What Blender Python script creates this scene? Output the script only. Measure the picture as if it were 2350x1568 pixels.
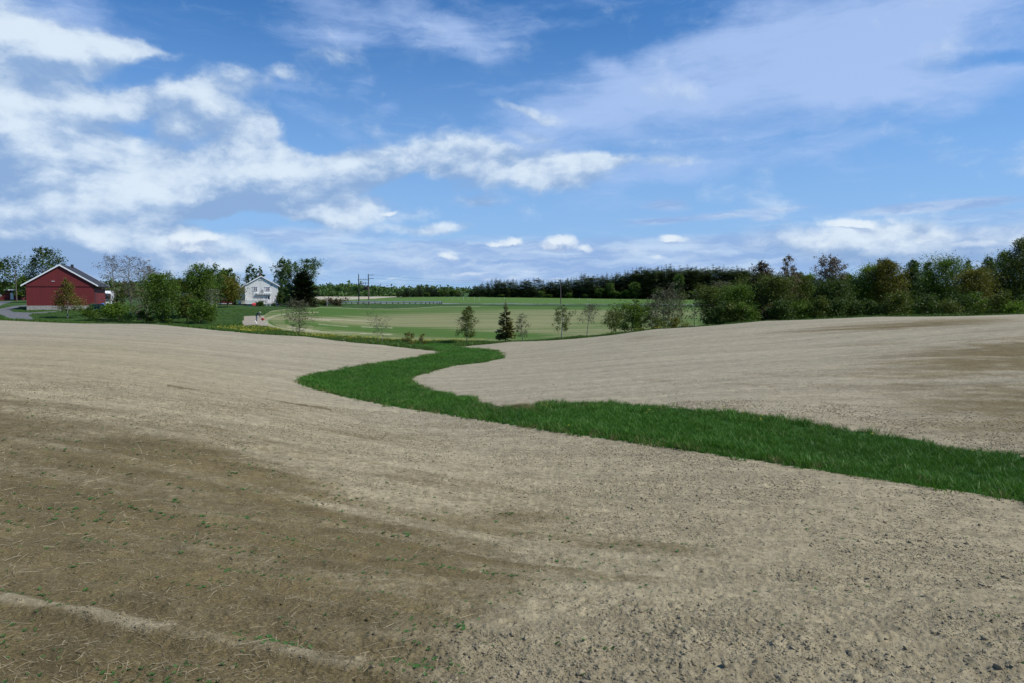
import bpy, bmesh, math, random
import numpy as np
from mathutils import Vector, Matrix

for _o in list(bpy.data.objects):
    bpy.data.objects.remove(_o, do_unlink=True)
SC = bpy.context.scene
COL = SC.collection
R = math.radians

# ------------------------------------------------------------------ camera
# World: camera looks along +Y, ground at the photographer's feet is z = 0.
EYE = 1.65
PITCH = math.atan((784.0 - 677.0) / 1567.0)        # horizon sits above the picture centre
FPX = 1567.0                                       # focal length in pixels of a 2350 px wide view
cam_d = bpy.data.cameras.new('camera')
cam_d.sensor_width = 36.0
cam_d.lens = 36.0 * FPX / 2350.0
cam_d.clip_start = 0.1
cam_d.clip_end = 12000.0
cam = bpy.data.objects.new('camera', cam_d)
COL.objects.link(cam)
cam.location = (0, 0, EYE)
cam.rotation_euler = (math.pi / 2 - PITCH, 0, 0)
SC.camera = cam

# ------------------------------------------------------------------ light
SUN_AZ, SUN_EL = R(103.0), R(50.0)                  # azimuth clockwise from +Y
sun_d = bpy.data.lights.new('sun', 'SUN')
sun_d.energy = 4.9
sun_d.angle = R(0.53)
sun_d.color = (1.0, 0.95, 0.87)
sun = bpy.data.objects.new('sun', sun_d)
COL.objects.link(sun)
sdir = Vector((math.sin(SUN_AZ) * math.cos(SUN_EL), math.cos(SUN_AZ) * math.cos(SUN_EL), math.sin(SUN_EL)))
sun.rotation_euler = sdir.to_track_quat('Z', 'Y').to_euler()
sun.location = (60, 0, 80)

vs = SC.view_settings
vs.view_transform = 'Standard'
vs.look = 'None'
vs.exposure = 0.0
vs.gamma = 1.0
vs.use_curve_mapping = False

# ------------------------------------------------------------------ pixel helpers
CP, SP = math.cos(PITCH), math.sin(PITCH)
def drop_of(Y, D):
    k = (Y - 784.0) / FPX
    return D * (k * CP + SP) / (CP - k * SP)
def x_of(px, D, d):
    return (px - 1175.0) / FPX * (D * CP + d * SP)
def azel(px, Y):
    v = Vector(((px - 1175.0) / FPX, CP + (Y - 784.0) / FPX * SP, -SP - (Y - 784.0) / FPX * CP * 1.0 + 0.0))
    v = Vector(((px - 1175.0) / FPX, CP - (784.0 - Y) / FPX * -SP * -1.0, 0)) if False else v
    # camera axes: forward (0,CP,-SP), up (0,SP,CP)
    u = (784.0 - Y) / FPX
    w = Vector(((px - 1175.0) / FPX, CP + u * SP, -SP + u * CP))
    w.normalize()
    return math.atan2(w.x, w.y), math.asin(w.z)

# ------------------------------------------------------------------ sky
def build_world():
    world = bpy.data.worlds.new('World')
    SC.world = world
    world.use_nodes = True
    nt = world.node_tree
    nt.nodes.clear()
    L = nt.links.new
    def node(t, **kw):
        n = nt.nodes.new(t)
        for k, v in kw.items():
            setattr(n, k, v)
        return n
    def put(sock, v):
        if hasattr(v, 'is_linked') or isinstance(v, bpy.types.NodeSocket):
            L(v, sock)
        else:
            sock.default_value = v
    def M(op, a, b=0.0, c=0.0, clamp=False):
        n = node('ShaderNodeMath', operation=op, use_clamp=clamp)
        put(n.inputs[0], a); put(n.inputs[1], b); put(n.inputs[2], c)
        return n.outputs[0]
    def sstep(v, lo, hi, o0=0.0, o1=1.0):
        n = node('ShaderNodeMapRange', interpolation_type='SMOOTHSTEP')
        put(n.inputs[0], v)
        n.inputs[1].default_value = lo; n.inputs[2].default_value = hi
        n.inputs[3].default_value = o0; n.inputs[4].default_value = o1
        return n.outputs[0]
    def mix(f, a, b):
        n = node('ShaderNodeMix', data_type='RGBA')
        put(n.inputs[0], f); put(n.inputs[6], a); put(n.inputs[7], b)
        return n.outputs[2]
    def noise(vec, scale, detail, rough=0.55, dist=0.0, lac=2.0):
        n = node('ShaderNodeTexNoise')
        n.noise_dimensions = '3D'
        put(n.inputs['Vector'], vec)
        n.inputs['Scale'].default_value = scale
        n.inputs['Detail'].default_value = detail
        n.inputs['Roughness'].default_value = rough
        n.inputs['Lacunarity'].default_value = lac
        n.inputs['Distortion'].default_value = dist
        return n
    def mapping(vec, loc=(0, 0, 0), rot=0.0, scale=(1, 1, 1), t='POINT'):
        n = node('ShaderNodeMapping', vector_type=t)
        put(n.inputs['Vector'], vec)
        n.inputs['Location'].default_value = loc
        n.inputs['Rotation'].default_value = (0, 0, rot)
        n.inputs['Scale'].default_value = scale
        return n.outputs[0]
    def vadd(a, b, op='ADD'):
        n = node('ShaderNodeVectorMath', operation=op)
        put(n.inputs[0], a); put(n.inputs[1], b)
        return n.outputs[0]

    tc = node('ShaderNodeTexCoord').outputs['Generated']
    sep = node('ShaderNodeSeparateXYZ'); L(tc, sep.inputs[0])
    az = M('ARCTAN2', sep.outputs[0], sep.outputs[1])
    el = M('ARCSINE', sep.outputs[2])
    comb = node('ShaderNodeCombineXYZ'); L(az, comb.inputs[0]); L(el, comb.inputs[1])
    uv = comb.outputs[0]
    # ragged edges: displace the sky coordinates by noise before anything is looked up
    wn = noise(tc, 9.0, 6, 0.6).outputs['Color']
    w0 = vadd(vadd(wn, (0.5, 0.5, 0.5), 'SUBTRACT'), (0.075, 0.045, 0.0), 'MULTIPLY')
    uvw = vadd(uv, w0)
    wn2 = noise(tc, 34.0, 5, 0.6).outputs['Color']
    w1 = vadd(vadd(wn2, (0.5, 0.5, 0.5), 'SUBTRACT'), (0.022, 0.016, 0.0), 'MULTIPLY')
    uvs = vadd(uv, w1)

    def blobs(lst, vec, base=0.0, grow=1.0):
        acc = base
        for (px, Y, w, h, rot, amp) in lst:
            w, h = w * grow, h * grow
            a, e = azel(px, Y)
            mp = mapping(vec, (a, e, 0), R(rot), (w / FPX, h / FPX, 1.0), 'TEXTURE')
            g = node('ShaderNodeTexGradient', gradient_type='SPHERICAL')
            L(mp, g.inputs[0])
            acc = M('MULTIPLY_ADD', M('SMOOTH_MIN', g.outputs[1], 0.75, 0.25), amp, acc)
        return acc

    CUM, CIR, DARK, BRIGHT, PUFF = SKY_CUM, SKY_CIR, SKY_DARK, SKY_BRIGHT, SKY_PUFF
    sky = node('ShaderNodeTexSky', sky_type='NISHITA')
    sky.sun_disc = False
    sky.sun_elevation = SUN_EL
    sky.sun_rotation = SUN_AZ
    sky.altitude = 200.0
    sky.air_density = 1.0
    sky.dust_density = 0.6
    sky.ozone_density = 2.5
    tint = node('ShaderNodeMix', data_type='RGBA', blend_type='MULTIPLY')
    tint.inputs[0].default_value = 1.0
    L(sky.outputs[0], tint.inputs[6]); tint.inputs[7].default_value = (0.42, 0.89, 1.33, 1.0)
    base = tint.outputs[2]
    S = 10.0
    def c(r, g, b):
        return (r * S, g * S, b * S, 1.0)
    # pale air towards the horizon
    hz = sstep(el, 0.42, -0.02)
    base = mix(M('MULTIPLY', hz, 0.80), base, c(0.34, 0.53, 0.86))

    # --- cirrus: two fibrous layers, wind-drawn
    n_c1 = noise(mapping(uvs, rot=R(-20), scale=(1.6, 8.5, 1.0)), 2.4, 9, 0.60, 0.5).outputs[0]
    n_c2 = noise(mapping(uvs, rot=R(-42), scale=(2.4, 6.5, 1.0)), 3.0, 8, 0.62, 0.7).outputs[0]
    s_cir = blobs(CIR, uvw, 0.0, 1.15)
    cd = M('ADD', M('MULTIPLY_ADD', M('SUBTRACT', n_c1, 0.5), 2.3, s_cir), M('MULTIPLY', M('SUBTRACT', n_c2, 0.5), 1.1))
    a_cir = M('MULTIPLY', sstep(cd, 0.04, 1.35), 0.80)
    base = mix(a_cir, base, c(0.44, 0.59, 0.91))

    # --- thin level sheets low in the sky
    n_s = noise(mapping(uvs, scale=(1.3, 11.0, 1.0)), 2.6, 9, 0.58, 0.3).outputs[0]
    n_s2 = noise(mapping(uvs, scale=(2.2, 15.0, 1.0)), 3.1, 8, 0.6, 0.2).outputs[0]
    s_st = blobs(SKY_SHEET, uv, 0.0)
    ds = M('MULTIPLY_ADD', M('SUBTRACT', n_s, 0.5), 1.6, s_st)
    a_st = M('MULTIPLY', sstep(ds, 0.15, 0.85), 0.85)
    scol = mix(sstep(n_s2, 0.40, 0.66), c(0.30, 0.45, 0.75), c(0.56, 0.70, 0.90))
    base = mix(a_st, base, scol)

    # --- grey-blue decks and cumulus
    q = mapping(uvs, scale=(1.0, 1.75, 1.0))
    n_a = noise(q, 6.5, 12, 0.58, 0.12).outputs[0]
    n_b = noise(vadd(q, (0.014, 0.030, 0.0)), 6.5, 12, 0.58, 0.12).outputs[0]
    n_l = noise(mapping(uvs, scale=(1.0, 1.9, 1.0)), 3.2, 4, 0.5, 0.0).outputs[0]
    s_cum = blobs(CUM, uvw, 0.0, 1.12)
    dens = M('MULTIPLY_ADD', M('SUBTRACT', n_a, 0.5), 2.2, s_cum)
    a_cum = sstep(dens, 0.06, 0.82)
    lit = M('MULTIPLY_ADD', M('SUBTRACT', n_a, n_b), 5.2, 0.34)
    lit = M('MULTIPLY_ADD', M('SUBTRACT', n_l, 0.5), 1.0, lit)
    s_hi = blobs(CUM, vadd(uvw, (0.006, 0.024, 0.0)), 0.0, 1.12)
    lit = M('MULTIPLY_ADD', M('SUBTRACT', s_cum, s_hi), 0.50, lit)
    s_dk = blobs(DARK, uvw, 0.0)
    s_br = blobs(BRIGHT, uvw, 0.0)
    lit = M('ADD', M('SUBTRACT', lit, s_dk), s_br)
    lit = M('MULTIPLY_ADD', M('SUBTRACT', 0.8, M('MINIMUM', dens, 1.5)), 0.14, lit)
    lit = sstep(lit, -0.25, 1.30)
    ccol = mix(lit, c(0.27, 0.42, 0.68), c(0.74, 0.85, 0.96))
    base = mix(M('MULTIPLY', a_cum, 0.93), base, ccol)

    # --- small crisp cumulus near the horizon: flat base, bright heads
    q2 = mapping(uvs, scale=(1.0, 1.3, 1.0))
    n_p = noise(q2, 24.0, 8, 0.55, 0.2).outputs[0]
    n_q = noise(vadd(q2, (0.005, 0.010, 0.0)), 24.0, 8, 0.55, 0.2).outputs[0]
    s_pf = blobs(PUFF, uvs, 0.0)
    dp = M('MULTIPLY_ADD', M('SUBTRACT', n_p, 0.5), 1.2, s_pf)
    a_pf = sstep(dp, 0.15, 0.85)
    lp = M('MULTIPLY_ADD', M('SUBTRACT', n_p, n_q), 2.4, 0.50)
    s_up = blobs(PUFF, vadd(uvs, (0.003, 0.0085, 0.0)), 0.0)
    lp = M('ADD', M('MULTIPLY', M('SUBTRACT', s_pf, s_up), 1.5), lp)
    pcol = mix(sstep(lp, 0.1, 1.0), c(0.34, 0.47, 0.72), c(0.78, 0.87, 0.96))
    base = mix(M('MULTIPLY', a_pf, 0.95), base, pcol)

    bg = node('ShaderNodeBackground')
    L(base, bg.inputs[0])
    bg.inputs[1].default_value = 0.1
    out = node('ShaderNodeOutputWorld')
    L(bg.outputs[0], out.inputs[0])
    world.cycles.sampling_method = 'MANUAL'
    world.cycles.sample_map_resolution = 512

# (px, Y, half width, half height, rotation, strength) in the 2350-wide view of the photograph
SKY_CIR = [
    (720, 30, 170, 90, -32, 1.05), (880, 50, 220, 90, -22, 0.75), (1080, 70, 220, 70, -14, 0.75), (1110, 110, 90, 50, -20, 0.45),
    (60, 10, 200, 120, 0, 0.8), (165, 40, 50, 90, -10, 0.4),
    (1250, 270, 330, 90, 16, 0.80), (1500, 230, 420, 110, 18, 0.85), (1800, 230, 480, 90, 22, 0.80), (1950, 320, 260, 36, 14, 0.55),
    (1680, 350, 330, 50, 8, 0.60), (1650, 130, 300, 110, 24, 0.65), (1850, 60, 360, 110, 10, 0.6), (2200, 60, 320, 130, 4, 0.95),
    (2250, 180, 300, 60, -4, 0.55), (2000, 180, 300, 60, 18, 0.5), (1400, 150, 70, 22, -28, 0.5), (1350, 60, 160, 20, 2, 0.4),
    (830, 200, 44, 26, 20, 0.55), (885, 262, 40, 20, 0, 0.5), (700, 250, 110, 44, -35, 0.45), (760, 300, 120, 40, -25, 0.35),
    (2230, 136, 170, 16, -5, -0.8), (1340, 110, 200, 44, 10, -0.35), (2250, 330, 180, 80, 0, -0.4), (1750, 290, 120, 16, 14, -0.3)]
SKY_SHEET = [
    (1900, 580, 900, 85, 0, 1.0), (1300, 600, 600, 70, 0, 0.8), (900, 590, 500, 90, 0, 0.75), (300, 600, 500, 90, 0, 0.5), (2170, 470, 190, 16, 2, 1.1), (1530, 470, 90, 26, 0, 1.0),
    (1640, 497, 230, 13, 4, 0.95), (1480, 505, 110, 12, 0, 0.7), (1755, 500, 40, 12, 0, 0.7), (1180, 638, 240, 22, 0, 0.6), (700, 540, 200, 30, 0, 0.5), (-900, 560, 900, 160, 0, 0.6), (3300, 560, 900, 160, 0, 0.8)]
SKY_CUM = [
    (40, 100, 260, 46, 2, 1.35), (230, 112, 140, 26, 6, 1.0), (300, 118, 60, 12, 8, 0.5), (60, 60, 200, 60, 0, 0.5),
    (30, 230, 200, 120, 0, 1.3), (130, 240, 180, 40, 4, 0.8), (280, 240, 110, 26, 14, 0.75),
    (400, 235, 120, 60, -14, 1.15), (500, 210, 120, 60, -20, 1.05), (570, 175, 60, 34, -20, 0.7), (640, 158, 44, 16, -14, 0.7), (430, 290, 110, 34, 22, 0.75),
    (60, 350, 250, 110, 0, 1.25), (200, 340, 150, 60, 14, 0.7), (120, 450, 330, 130, 0, 1.25), (330, 450, 200, 80, 8, 0.9),
    (585, 335, 100, 74, -14, 1.15), (625, 280, 22, 44, 16, 0.6), (520, 390, 220, 60, 4, 1.15), (470, 440, 200, 50, 10, 0.9), (680, 410, 190, 60, 6, 1.05), (820, 395, 150, 54, 8, 1.15), (900, 420, 60, 22, 8, 0.5),
    (560, 470, 170, 32, 4, 0.9), (740, 470, 160, 44, 6, 1.05), (830, 500, 190, 36, 8, 1.1), (990, 524, 120, 15, 2, 0.9), (700, 495, 60, 18, 0, 0.4),
    (1060, 345, 110, 50, 0, 0.95), (1000, 370, 180, 44, 8, 0.95), (1200, 385, 200, 58, 6, 1.2), (1310, 405, 130, 48, 10, 1.25), (1410, 362, 60, 18, 0, 0.8), (1100, 468, 70, 20, 0, 0.85), (1060, 440, 50, 16, 20, 0.3),
    (1520, 370, 60, 16, -4, 0.6), (1590, 362, 50, 12, -4, 0.45), (1180, 245, 60, 14, -6, 0.6), (1250, 265, 70, 16, -20, 0.55), (1220, 310, 90, 16, -6, 0.6),
    (2000, 560, 420, 50, -3, 0.55), (1960, 545, 160, 50, -4, 0.6), (2200, 560, 300, 60, 0, 0.4), (1700, 580, 300, 30, 0, 0.3),
    (100, 570, 420, 110, 0, 0.95), (450, 570, 200, 50, 0, 0.6), (700, 600, 300, 30, 0, 0.2),
    (-900, 300, 800, 300, 0, 0.9), (3200, 250, 500, 120, 0, 0.7),
    (360, 170, 110, 34, 12, -0.8), (250, 290, 110, 26, 18, -0.75), (330, 325, 60, 30, 20, -0.6), (720, 330, 60, 60, 0, -0.5), (560, 520, 180, 22, 0, -0.8), (420, 505, 60, 14, 10, -0.4)]
SKY_DARK = [
    (0, 575, 150, 80, 0, 0.75), (60, 610, 320, 50, 0, 0.55), (0, 420, 60, 80, 0, 0.35), (40, 490, 50, 50, -40, 0.2),
    (560, 478, 200, 24, 4, 0.45), (500, 300, 110, 26, 24, 0.30), (300, 240, 150, 26, 10, 0.25), (700, 450, 160, 26, 6, 0.40), (620, 430, 160, 24, 4, 0.25),
    (360, 600, 260, 30, 0, 0.25), (2000, 600, 420, 36, 0, 0.45), (1080, 362, 70, 20, 20, 0.40), (1240, 350, 120, 18, 4, 0.4), (920, 440, 70, 16, 8, 0.25), (1220, 270, 120, 50, 0, 0.55), (200, 370, 60, 40, 20, 0.3), (1110, 480, 60, 12, 0, 0.4)]
SKY_BRIGHT = [
    (80, 95, 260, 40, 4, 0.25), (460, 225, 130, 46, -18, 0.22), (100, 330, 200, 50, 12, 0.28), (230, 465, 260, 110, 0, 0.62), (320, 540, 160, 50, 0, 0.3), (60, 190, 200, 70, 0, 0.20),
    (595, 315, 44, 24, -10, 0.45), (800, 382, 70, 14, 4, 0.55), (1270, 405, 150, 30, 8, 0.50), (1050, 328, 50, 18, 0, 0.3),
    (1960, 525, 140, 34, -2, 0.65), (770, 490, 110, 22, 5, 0.35), (990, 522, 100, 14, 4, 0.40), (200, 290, 60, 20, 20, 0.3)]
SKY_PUFF = [
    (1165, 558, 58, 17, 0, 1.0), (1185, 548, 28, 13, 0, 0.5), (1130, 562, 24, 8, 0, 0.5), (1290, 560, 66, 24, 0, 1.0), (1292, 545, 40, 18, 0, 0.5), (1345, 574, 26, 16, 0, 0.8), (1260, 572, 40, 12, 0, 0.4),
    (1540, 551, 46, 15, 0, 1.0), (1545, 543, 24, 10, 0, 0.4), (1506, 592, 26, 9, 0, 0.7), (1030, 590, 32, 14, 0, 0.7), (1090, 597, 30, 12, 0, 0.6), (1040, 578, 14, 8, 0, 0.4), (1150, 582, 40, 8, 0, 0.5), (1200, 578, 40, 8, 0, 0.45),
    (445, 555, 80, 26, 0, 0.95), (415, 532, 34, 20, 0, 0.75), (490, 538, 36, 18, 0, 0.7), (455, 578, 100, 14, 0, 0.45), (400, 560, 30, 20, 0, 0.4),
    (1990, 525, 66, 26, -24, 0.95), (1935, 512, 90, 11, -2, 0.8), (2050, 508, 30, 14, -30, 0.6), (1900, 562, 36, 10, 0, 0.7), (1950, 550, 40, 14, 0, 0.4), (2145, 542, 54, 18, 0, 0.7), (2110, 556, 30, 10, 0, 0.4),
    (897, 488, 32, 7, 6, 0.9), (2220, 560, 90, 9, 0, 0.6), (1310, 588, 60, 6, 0, 0.4), (1165, 640, 110, 10, 2, 0.55), (1080, 628, 110, 8, 4, 0.6), (1230, 625, 80, 6, 0, 0.5), (900, 642, 60, 5, 8, 0.45)]
build_world()

# ------------------------------------------------------------------ numpy helpers
def smooth(a, b, x):
    t = np.clip((x - a) / (b - a), 0.0, 1.0)
    return t * t * (3 - 2 * t)
def _h(ix, iy, s):
    n = (ix * 374761393 + iy * 668265263 + s * 1442695041) & 0xFFFFFFFF
    n = ((n ^ (n >> 13)) * 1274126177) & 0xFFFFFFFF
    n = n ^ (n >> 16)
    return (n & 0xFFFFFF).astype(np.float64) / 16777215.0
def vnoise(x, y, s=0):
    ix = np.floor(x).astype(np.int64); iy = np.floor(y).astype(np.int64)
    fx = x - ix; fy = y - iy
    fx = fx * fx * (3 - 2 * fx); fy = fy * fy * (3 - 2 * fy)
    a = _h(ix, iy, s); b = _h(ix + 1, iy, s); c = _h(ix, iy + 1, s); d = _h(ix + 1, iy + 1, s)
    return (a + (b - a) * fx) * (1 - fy) + (c + (d - c) * fx) * fy
def fbm(x, y, s=0, o=4, g=0.5):
    t = 0.0; a = 1.0; n = 0.0
    for k in range(o):
        t = t + a * vnoise(x * 2 ** k, y * 2 ** k, s + 17 * k); n += a; a *= g
    return t / n
def worley(x, y, s=0):
    ix = np.floor(x).astype(np.int64); iy = np.floor(y).astype(np.int64)
    best = np.full(x.shape, 9.0); idv = np.zeros(x.shape)
    for dx in (-1, 0, 1):
        for dy in (-1, 0, 1):
            cx, cy = ix + dx, iy + dy
            px = cx + _h(cx, cy, s); py = cy + _h(cx, cy, s + 5)
            d = np.hypot(px - x, py - y)
            m = d < best
            best = np.where(m, d, best); idv = np.where(m, _h(cx, cy, s + 9), idv)
    return best, idv
def in_poly(px, py, poly):
    ins = np.zeros(px.shape, bool)
    n = len(poly)
    for i in range(n):
        x0, y0 = poly[i]; x1, y1 = poly[(i + 1) % n]
        if y0 == y1: continue
        c = ((y0 > py) != (y1 > py)) & (px < (x1 - x0) * (py - y0) / (y1 - y0) + x0)
        ins ^= c
    return ins
def poly_dist(px, py, poly, sy=1.0):
    best = np.full(px.shape, 1e9)
    n = len(poly)
    for i in range(n):
        x0, y0 = poly[i]; x1, y1 = poly[(i + 1) % n]
        vx, vy = x1 - x0, (y1 - y0) * sy
        wx, wy = px - x0, (py - y0) * sy
        t = np.clip((wx * vx + wy * vy) / (vx * vx + vy * vy + 1e-9), 0, 1)
        best = np.minimum(best, np.hypot(wx - t * vx, wy - t * vy))
    return best

# ------------------------------------------------------------------ terrain shape
# surveyed spots: (bearing as px, distance ahead D in metres, sight line Y) -> drop below the eye
CTRL = []
def ctl(px, *pairs):
    for D, Y in pairs:
        d = drop_of(Y, D); CTRL.append((x_of(px, D, d), D, d))
ctl(-420, (3.4, 1520), (6.5, 1190), (12, 985), (24, 842), (45, 770), (76, 728), (100, 742), (140, 708), (180, 694), (230, 688), (420, 684), (1200, 676), (3000, 674))
ctl(0, (3.3, 1545), (6.6, 1200), (11.8, 1000), (19, 885), (24, 845), (29, 828), (45, 780), (62, 750), (80, 735.5), (92, 744), (105, 744), (125, 723), (150, 704), (180, 694), (230, 687), (420, 684), (1200, 676), (3000, 674))
ctl(350, (3.3, 1550), (6.8, 1215), (12, 1020), (19, 915), (26, 866), (33, 835), (50, 786), (64, 760), (79, 744.5), (92, 757), (108, 752), (125, 732), (140, 712), (180, 697), (230, 687), (420, 684), (1200, 676), (3000, 674))
ctl(700, (3.3, 1556), (7, 1240), (13, 1045), (21, 950), (29, 904), (36, 868), (44, 838), (58, 802), (73, 773), (86, 782), (98, 773), (112, 744), (140, 719), (165, 706), (180, 702), (205, 701), (212, 694.5), (240, 690), (420, 684.5), (700, 681), (1200, 676), (3000, 671))
ctl(860, (3.3, 1560), (7, 1255), (14, 1050), (22, 970), (28, 925), (38, 876), (50, 832), (60, 810), (69, 791), (84, 797), (100, 776), (125, 742), (160, 715), (190, 703), (204, 702), (212, 695), (240, 690), (420, 684), (700, 681), (1500, 675), (3000, 671))
ctl(1000, (3.3, 1560), (7, 1268), (14, 1066), (22, 980), (26, 945), (32, 908), (42, 862), (52, 832), (58, 816), (64, 806), (76, 800), (88, 791), (105, 770), (125, 743), (160, 714), (190, 703), (204, 702), (212, 696), (240, 691), (300, 687), (430, 682), (800, 679), (1500, 675), (3000, 671))
ctl(1175, (3.3, 1563), (7, 1285), (13, 1105), (19, 1010), (23, 968), (26, 938), (33, 893), (42, 855), (52, 826), (60, 811), (70, 796), (80, 784.5), (90, 791), (103, 773), (125, 741), (160, 714), (190, 704), (204, 703), (212, 697), (240, 692), (300, 688), (430, 683), (800, 676), (1500, 672))
ctl(1500, (3.3, 1566), (6.5, 1320), (11, 1165), (15, 1075), (18, 1020), (22, 955), (25, 928), (32, 872), (40, 833), (50, 801), (62, 773), (75, 756.5), (88, 768), (105, 762), (125, 740), (160, 716), (190, 705), (204, 704), (212, 698), (240, 693), (300, 690), (420, 686), (800, 670), (1500, 668))
ctl(1750, (3.3, 1568), (6, 1345), (10, 1195), (13.5, 1100), (15.8, 1058), (20, 970), (22, 945), (28, 880), (36, 832), (46, 796), (58, 760), (72, 737.5), (86, 752), (105, 752), (125, 738), (160, 717), (190, 707), (212, 700), (240, 695), (300, 691), (420, 687), (800, 668), (1500, 668))
ctl(2000, (3.3, 1568), (6, 1350), (9.5, 1215), (12.5, 1128), (14.3, 1096), (18.5, 998), (20.5, 968), (26, 890), (34, 826), (43, 784), (56, 747), (70, 727.5), (85, 742), (105, 748), (140, 728), (212, 702), (420, 690), (1500, 668))
ctl(2350, (3.3, 1568), (6, 1360), (9, 1245), (11.5, 1178), (12.7, 1149), (16, 1045), (19, 982), (24, 900), (31, 826), (40, 765), (54, 738), (68, 721.5), (85, 736), (105, 744), (140, 728), (212, 704), (420, 692), (1500, 668))
ctl(2770, (3.3, 1568), (6, 1372), (9, 1260), (11.5, 1180), (15, 1060), (19, 970), (24, 890), (31, 815), (40, 757), (54, 731), (70, 716), (105, 738), (212, 705), (420, 692), (1500, 668))
ctl(-1500, (4, 1420), (8, 1120), (20, 870), (60, 740), (150, 700), (420, 684), (2000, 676))
ctl(4000, (4, 1480), (8, 1290), (20, 950), (60, 745), (150, 712), (420, 690), (2000, 674))
_c = np.array(CTRL)
_ctl_ab = [np.arctan2(_c[:, 0], _c[:, 1]) * 2.2, np.log(np.hypot(_c[:, 0], _c[:, 1]))]
_ctl_v = _c[:, 2] / np.hypot(_c[:, 0], _c[:, 1])
# gentle ground all round and behind the photographer
_ea, _eb, _ev = [], [], []
for _az in (-180, -150, -120, -95, 95, 120, 150, 180):
    for _r in (1.0, 2.5, 6, 15, 40, 100, 300, 1000, 3000):
        _ea.append(R(_az) * 2.2); _eb.append(math.log(_r)); _ev.append((1.65 + 0.02 * min(_r, 60)) / _r)
for _az in (-60, -35, -15, 0, 15, 35, 60):
    for _r in (1.0, 2.0):
        _ea.append(R(_az) * 2.2); _eb.append(math.log(_r)); _ev.append((1.65 + 0.10 * _r + 0.0012 * _az * _r) / _r)
_A = np.concatenate([_ctl_ab[0], _ea]); _B = np.concatenate([_ctl_ab[1], _eb]); _V = np.concatenate([_ctl_v, _ev])
def _tps_k(r2):
    return 0.5 * r2 * np.log(r2 + 1e-12)
def _tps_fit():
    n = len(_A)
    K = _tps_k((_A[:, None] - _A[None]) ** 2 + (_B[:, None] - _B[None]) ** 2) + np.eye(n) * 2e-4
    P = np.stack([np.ones(n), _A, _B], 1)
    Mx = np.zeros((n + 3, n + 3)); Mx[:n, :n] = K; Mx[:n, n:] = P; Mx[n:, :n] = P.T
    return np.linalg.solve(Mx, np.concatenate([_V, np.zeros(3)]))
_W = _tps_fit()
def slope_at(a, b):
    out = np.empty(a.shape)
    n = len(_A)
    for s in range(0, len(a), 40000):
        e = s + 40000
        k = _tps_k((a[s:e, None] - _A[None]) ** 2 + (b[s:e, None] - _B[None]) ** 2)
        out[s:e] = k @ _W[:n] + _W[n] + _W[n + 1] * a[s:e] + _W[n + 2] * b[s:e]
    return out
def ground_np(x, y):
    x = np.asarray(x, float); y = np.asarray(y, float)
    r = np.maximum(np.hypot(x, y), 1.0)
    return EYE - slope_at(np.arctan2(x, y).ravel() * 2.2, np.log(r).ravel()).reshape(r.shape) * r
def gz(x, y):
    return float(ground_np(np.array([x]), np.array([y]))[0])
def project(x, y, z):
    d = EYE - z
    dep = y * CP + d * SP
    dep = np.where(dep < 0.05, 0.05, dep)
    return 1175.0 + FPX * x / dep, 784.0 + FPX * (d * CP - y * SP) / dep
def spot(px, D):
    """the point on the ground on bearing px, D metres ahead"""
    d = 2.0
    for _ in range(4):
        x = x_of(px, D, d); d = EYE - gz(x, D)
    return x, D, EYE - d
def z_at(Y, D):
    return EYE - drop_of(Y, D)

# ------------------------------------------------------------------ zones on the ground
WATERWAY = [(4300, 1560), (3400, 1345), (2600, 1204), (2350, 1152), (2000, 1098), (1800, 1067), (1500, 1023), (1250, 988), (1000, 948), (900, 933), (800, 913), (720, 893),
            (682, 879), (692, 866), (740, 856), (800, 846), (860, 836), (930, 825), (1000, 813), (1018, 809), (985, 801), (930, 797), (880, 792), (840, 770), (1010, 768), (1060, 780), (1040, 797),
            (1085, 801), (1140, 806), (1143, 814), (1158, 822), (1110, 832), (1040, 840), (985, 854), (940, 868), (944, 880), (980, 895), (1040, 908), (1085, 915), (1108, 927),
            (1150, 934), (1200, 931), (1260, 926), (1400, 927), (1500, 934), (1600, 942), (1700, 952), (1850, 972), (1950, 990), (2100, 1008), (2180, 1030), (2350, 1047), (2600, 1085), (3400, 1200), (4300, 1380)]
def z3(x, y): return ((780 + x * .2168) * .6223, (920 + y * .2168) * .6223)
def z4(x, y): return ((1160 + x * .2553) * .6223, (960 + y * .2553) * .6223)
CROP = [z3(885, 1130), z3(930, 1100), z3(980, 1060), z3(1080, 1035), z3(1200, 1022), z3(1480, 1008), z3(1750, 1000), z3(1840, 975), z4(0, 672), z4(300, 680), z4(600, 693), z4(1050, 702), z4(1400, 690), z4(1800, 668), z4(2350, 664),
        (1700, 706), (2000, 708), (2500, 709), (2500, 752), (1700, 758), (1420, 772), (1250, 784), (1150, 786), z4(2000, 1170), z4(1500, 1182), z4(1200, 1165), z4(880, 1140), z4(560, 1112), z4(0, 1082),
        z3(1700, 1455), z3(1200, 1392), z3(900, 1312)]
PATCH = [z3(525, 1290), z3(535, 1220), z3(560, 1135), z3(890, 1122), z3(905, 1210), z3(940, 1322), z3(760, 1290), z3(620, 1305), z3(560, 1318)]
def z1(x, y): return (x / 4.612 * .6223, (880 + y / 4.612) * .6223)
DRIVE = [z1(-300, 1250), z1(0, 1195), z1(250, 1145), z1(470, 1128), z1(470, 1150), z1(330, 1165), z1(190, 1225), z1(230, 1250), z1(520, 1258), z1(800, 1245), z1(1060, 1225), z1(1060, 1232), z1(800, 1262), z1(560, 1275), z1(490, 1310), z1(580, 1372), z1(640, 1420), z1(200, 1420), z1(180, 1362), z1(60, 1310), z1(0, 1290), z1(-300, 1330)]
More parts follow.
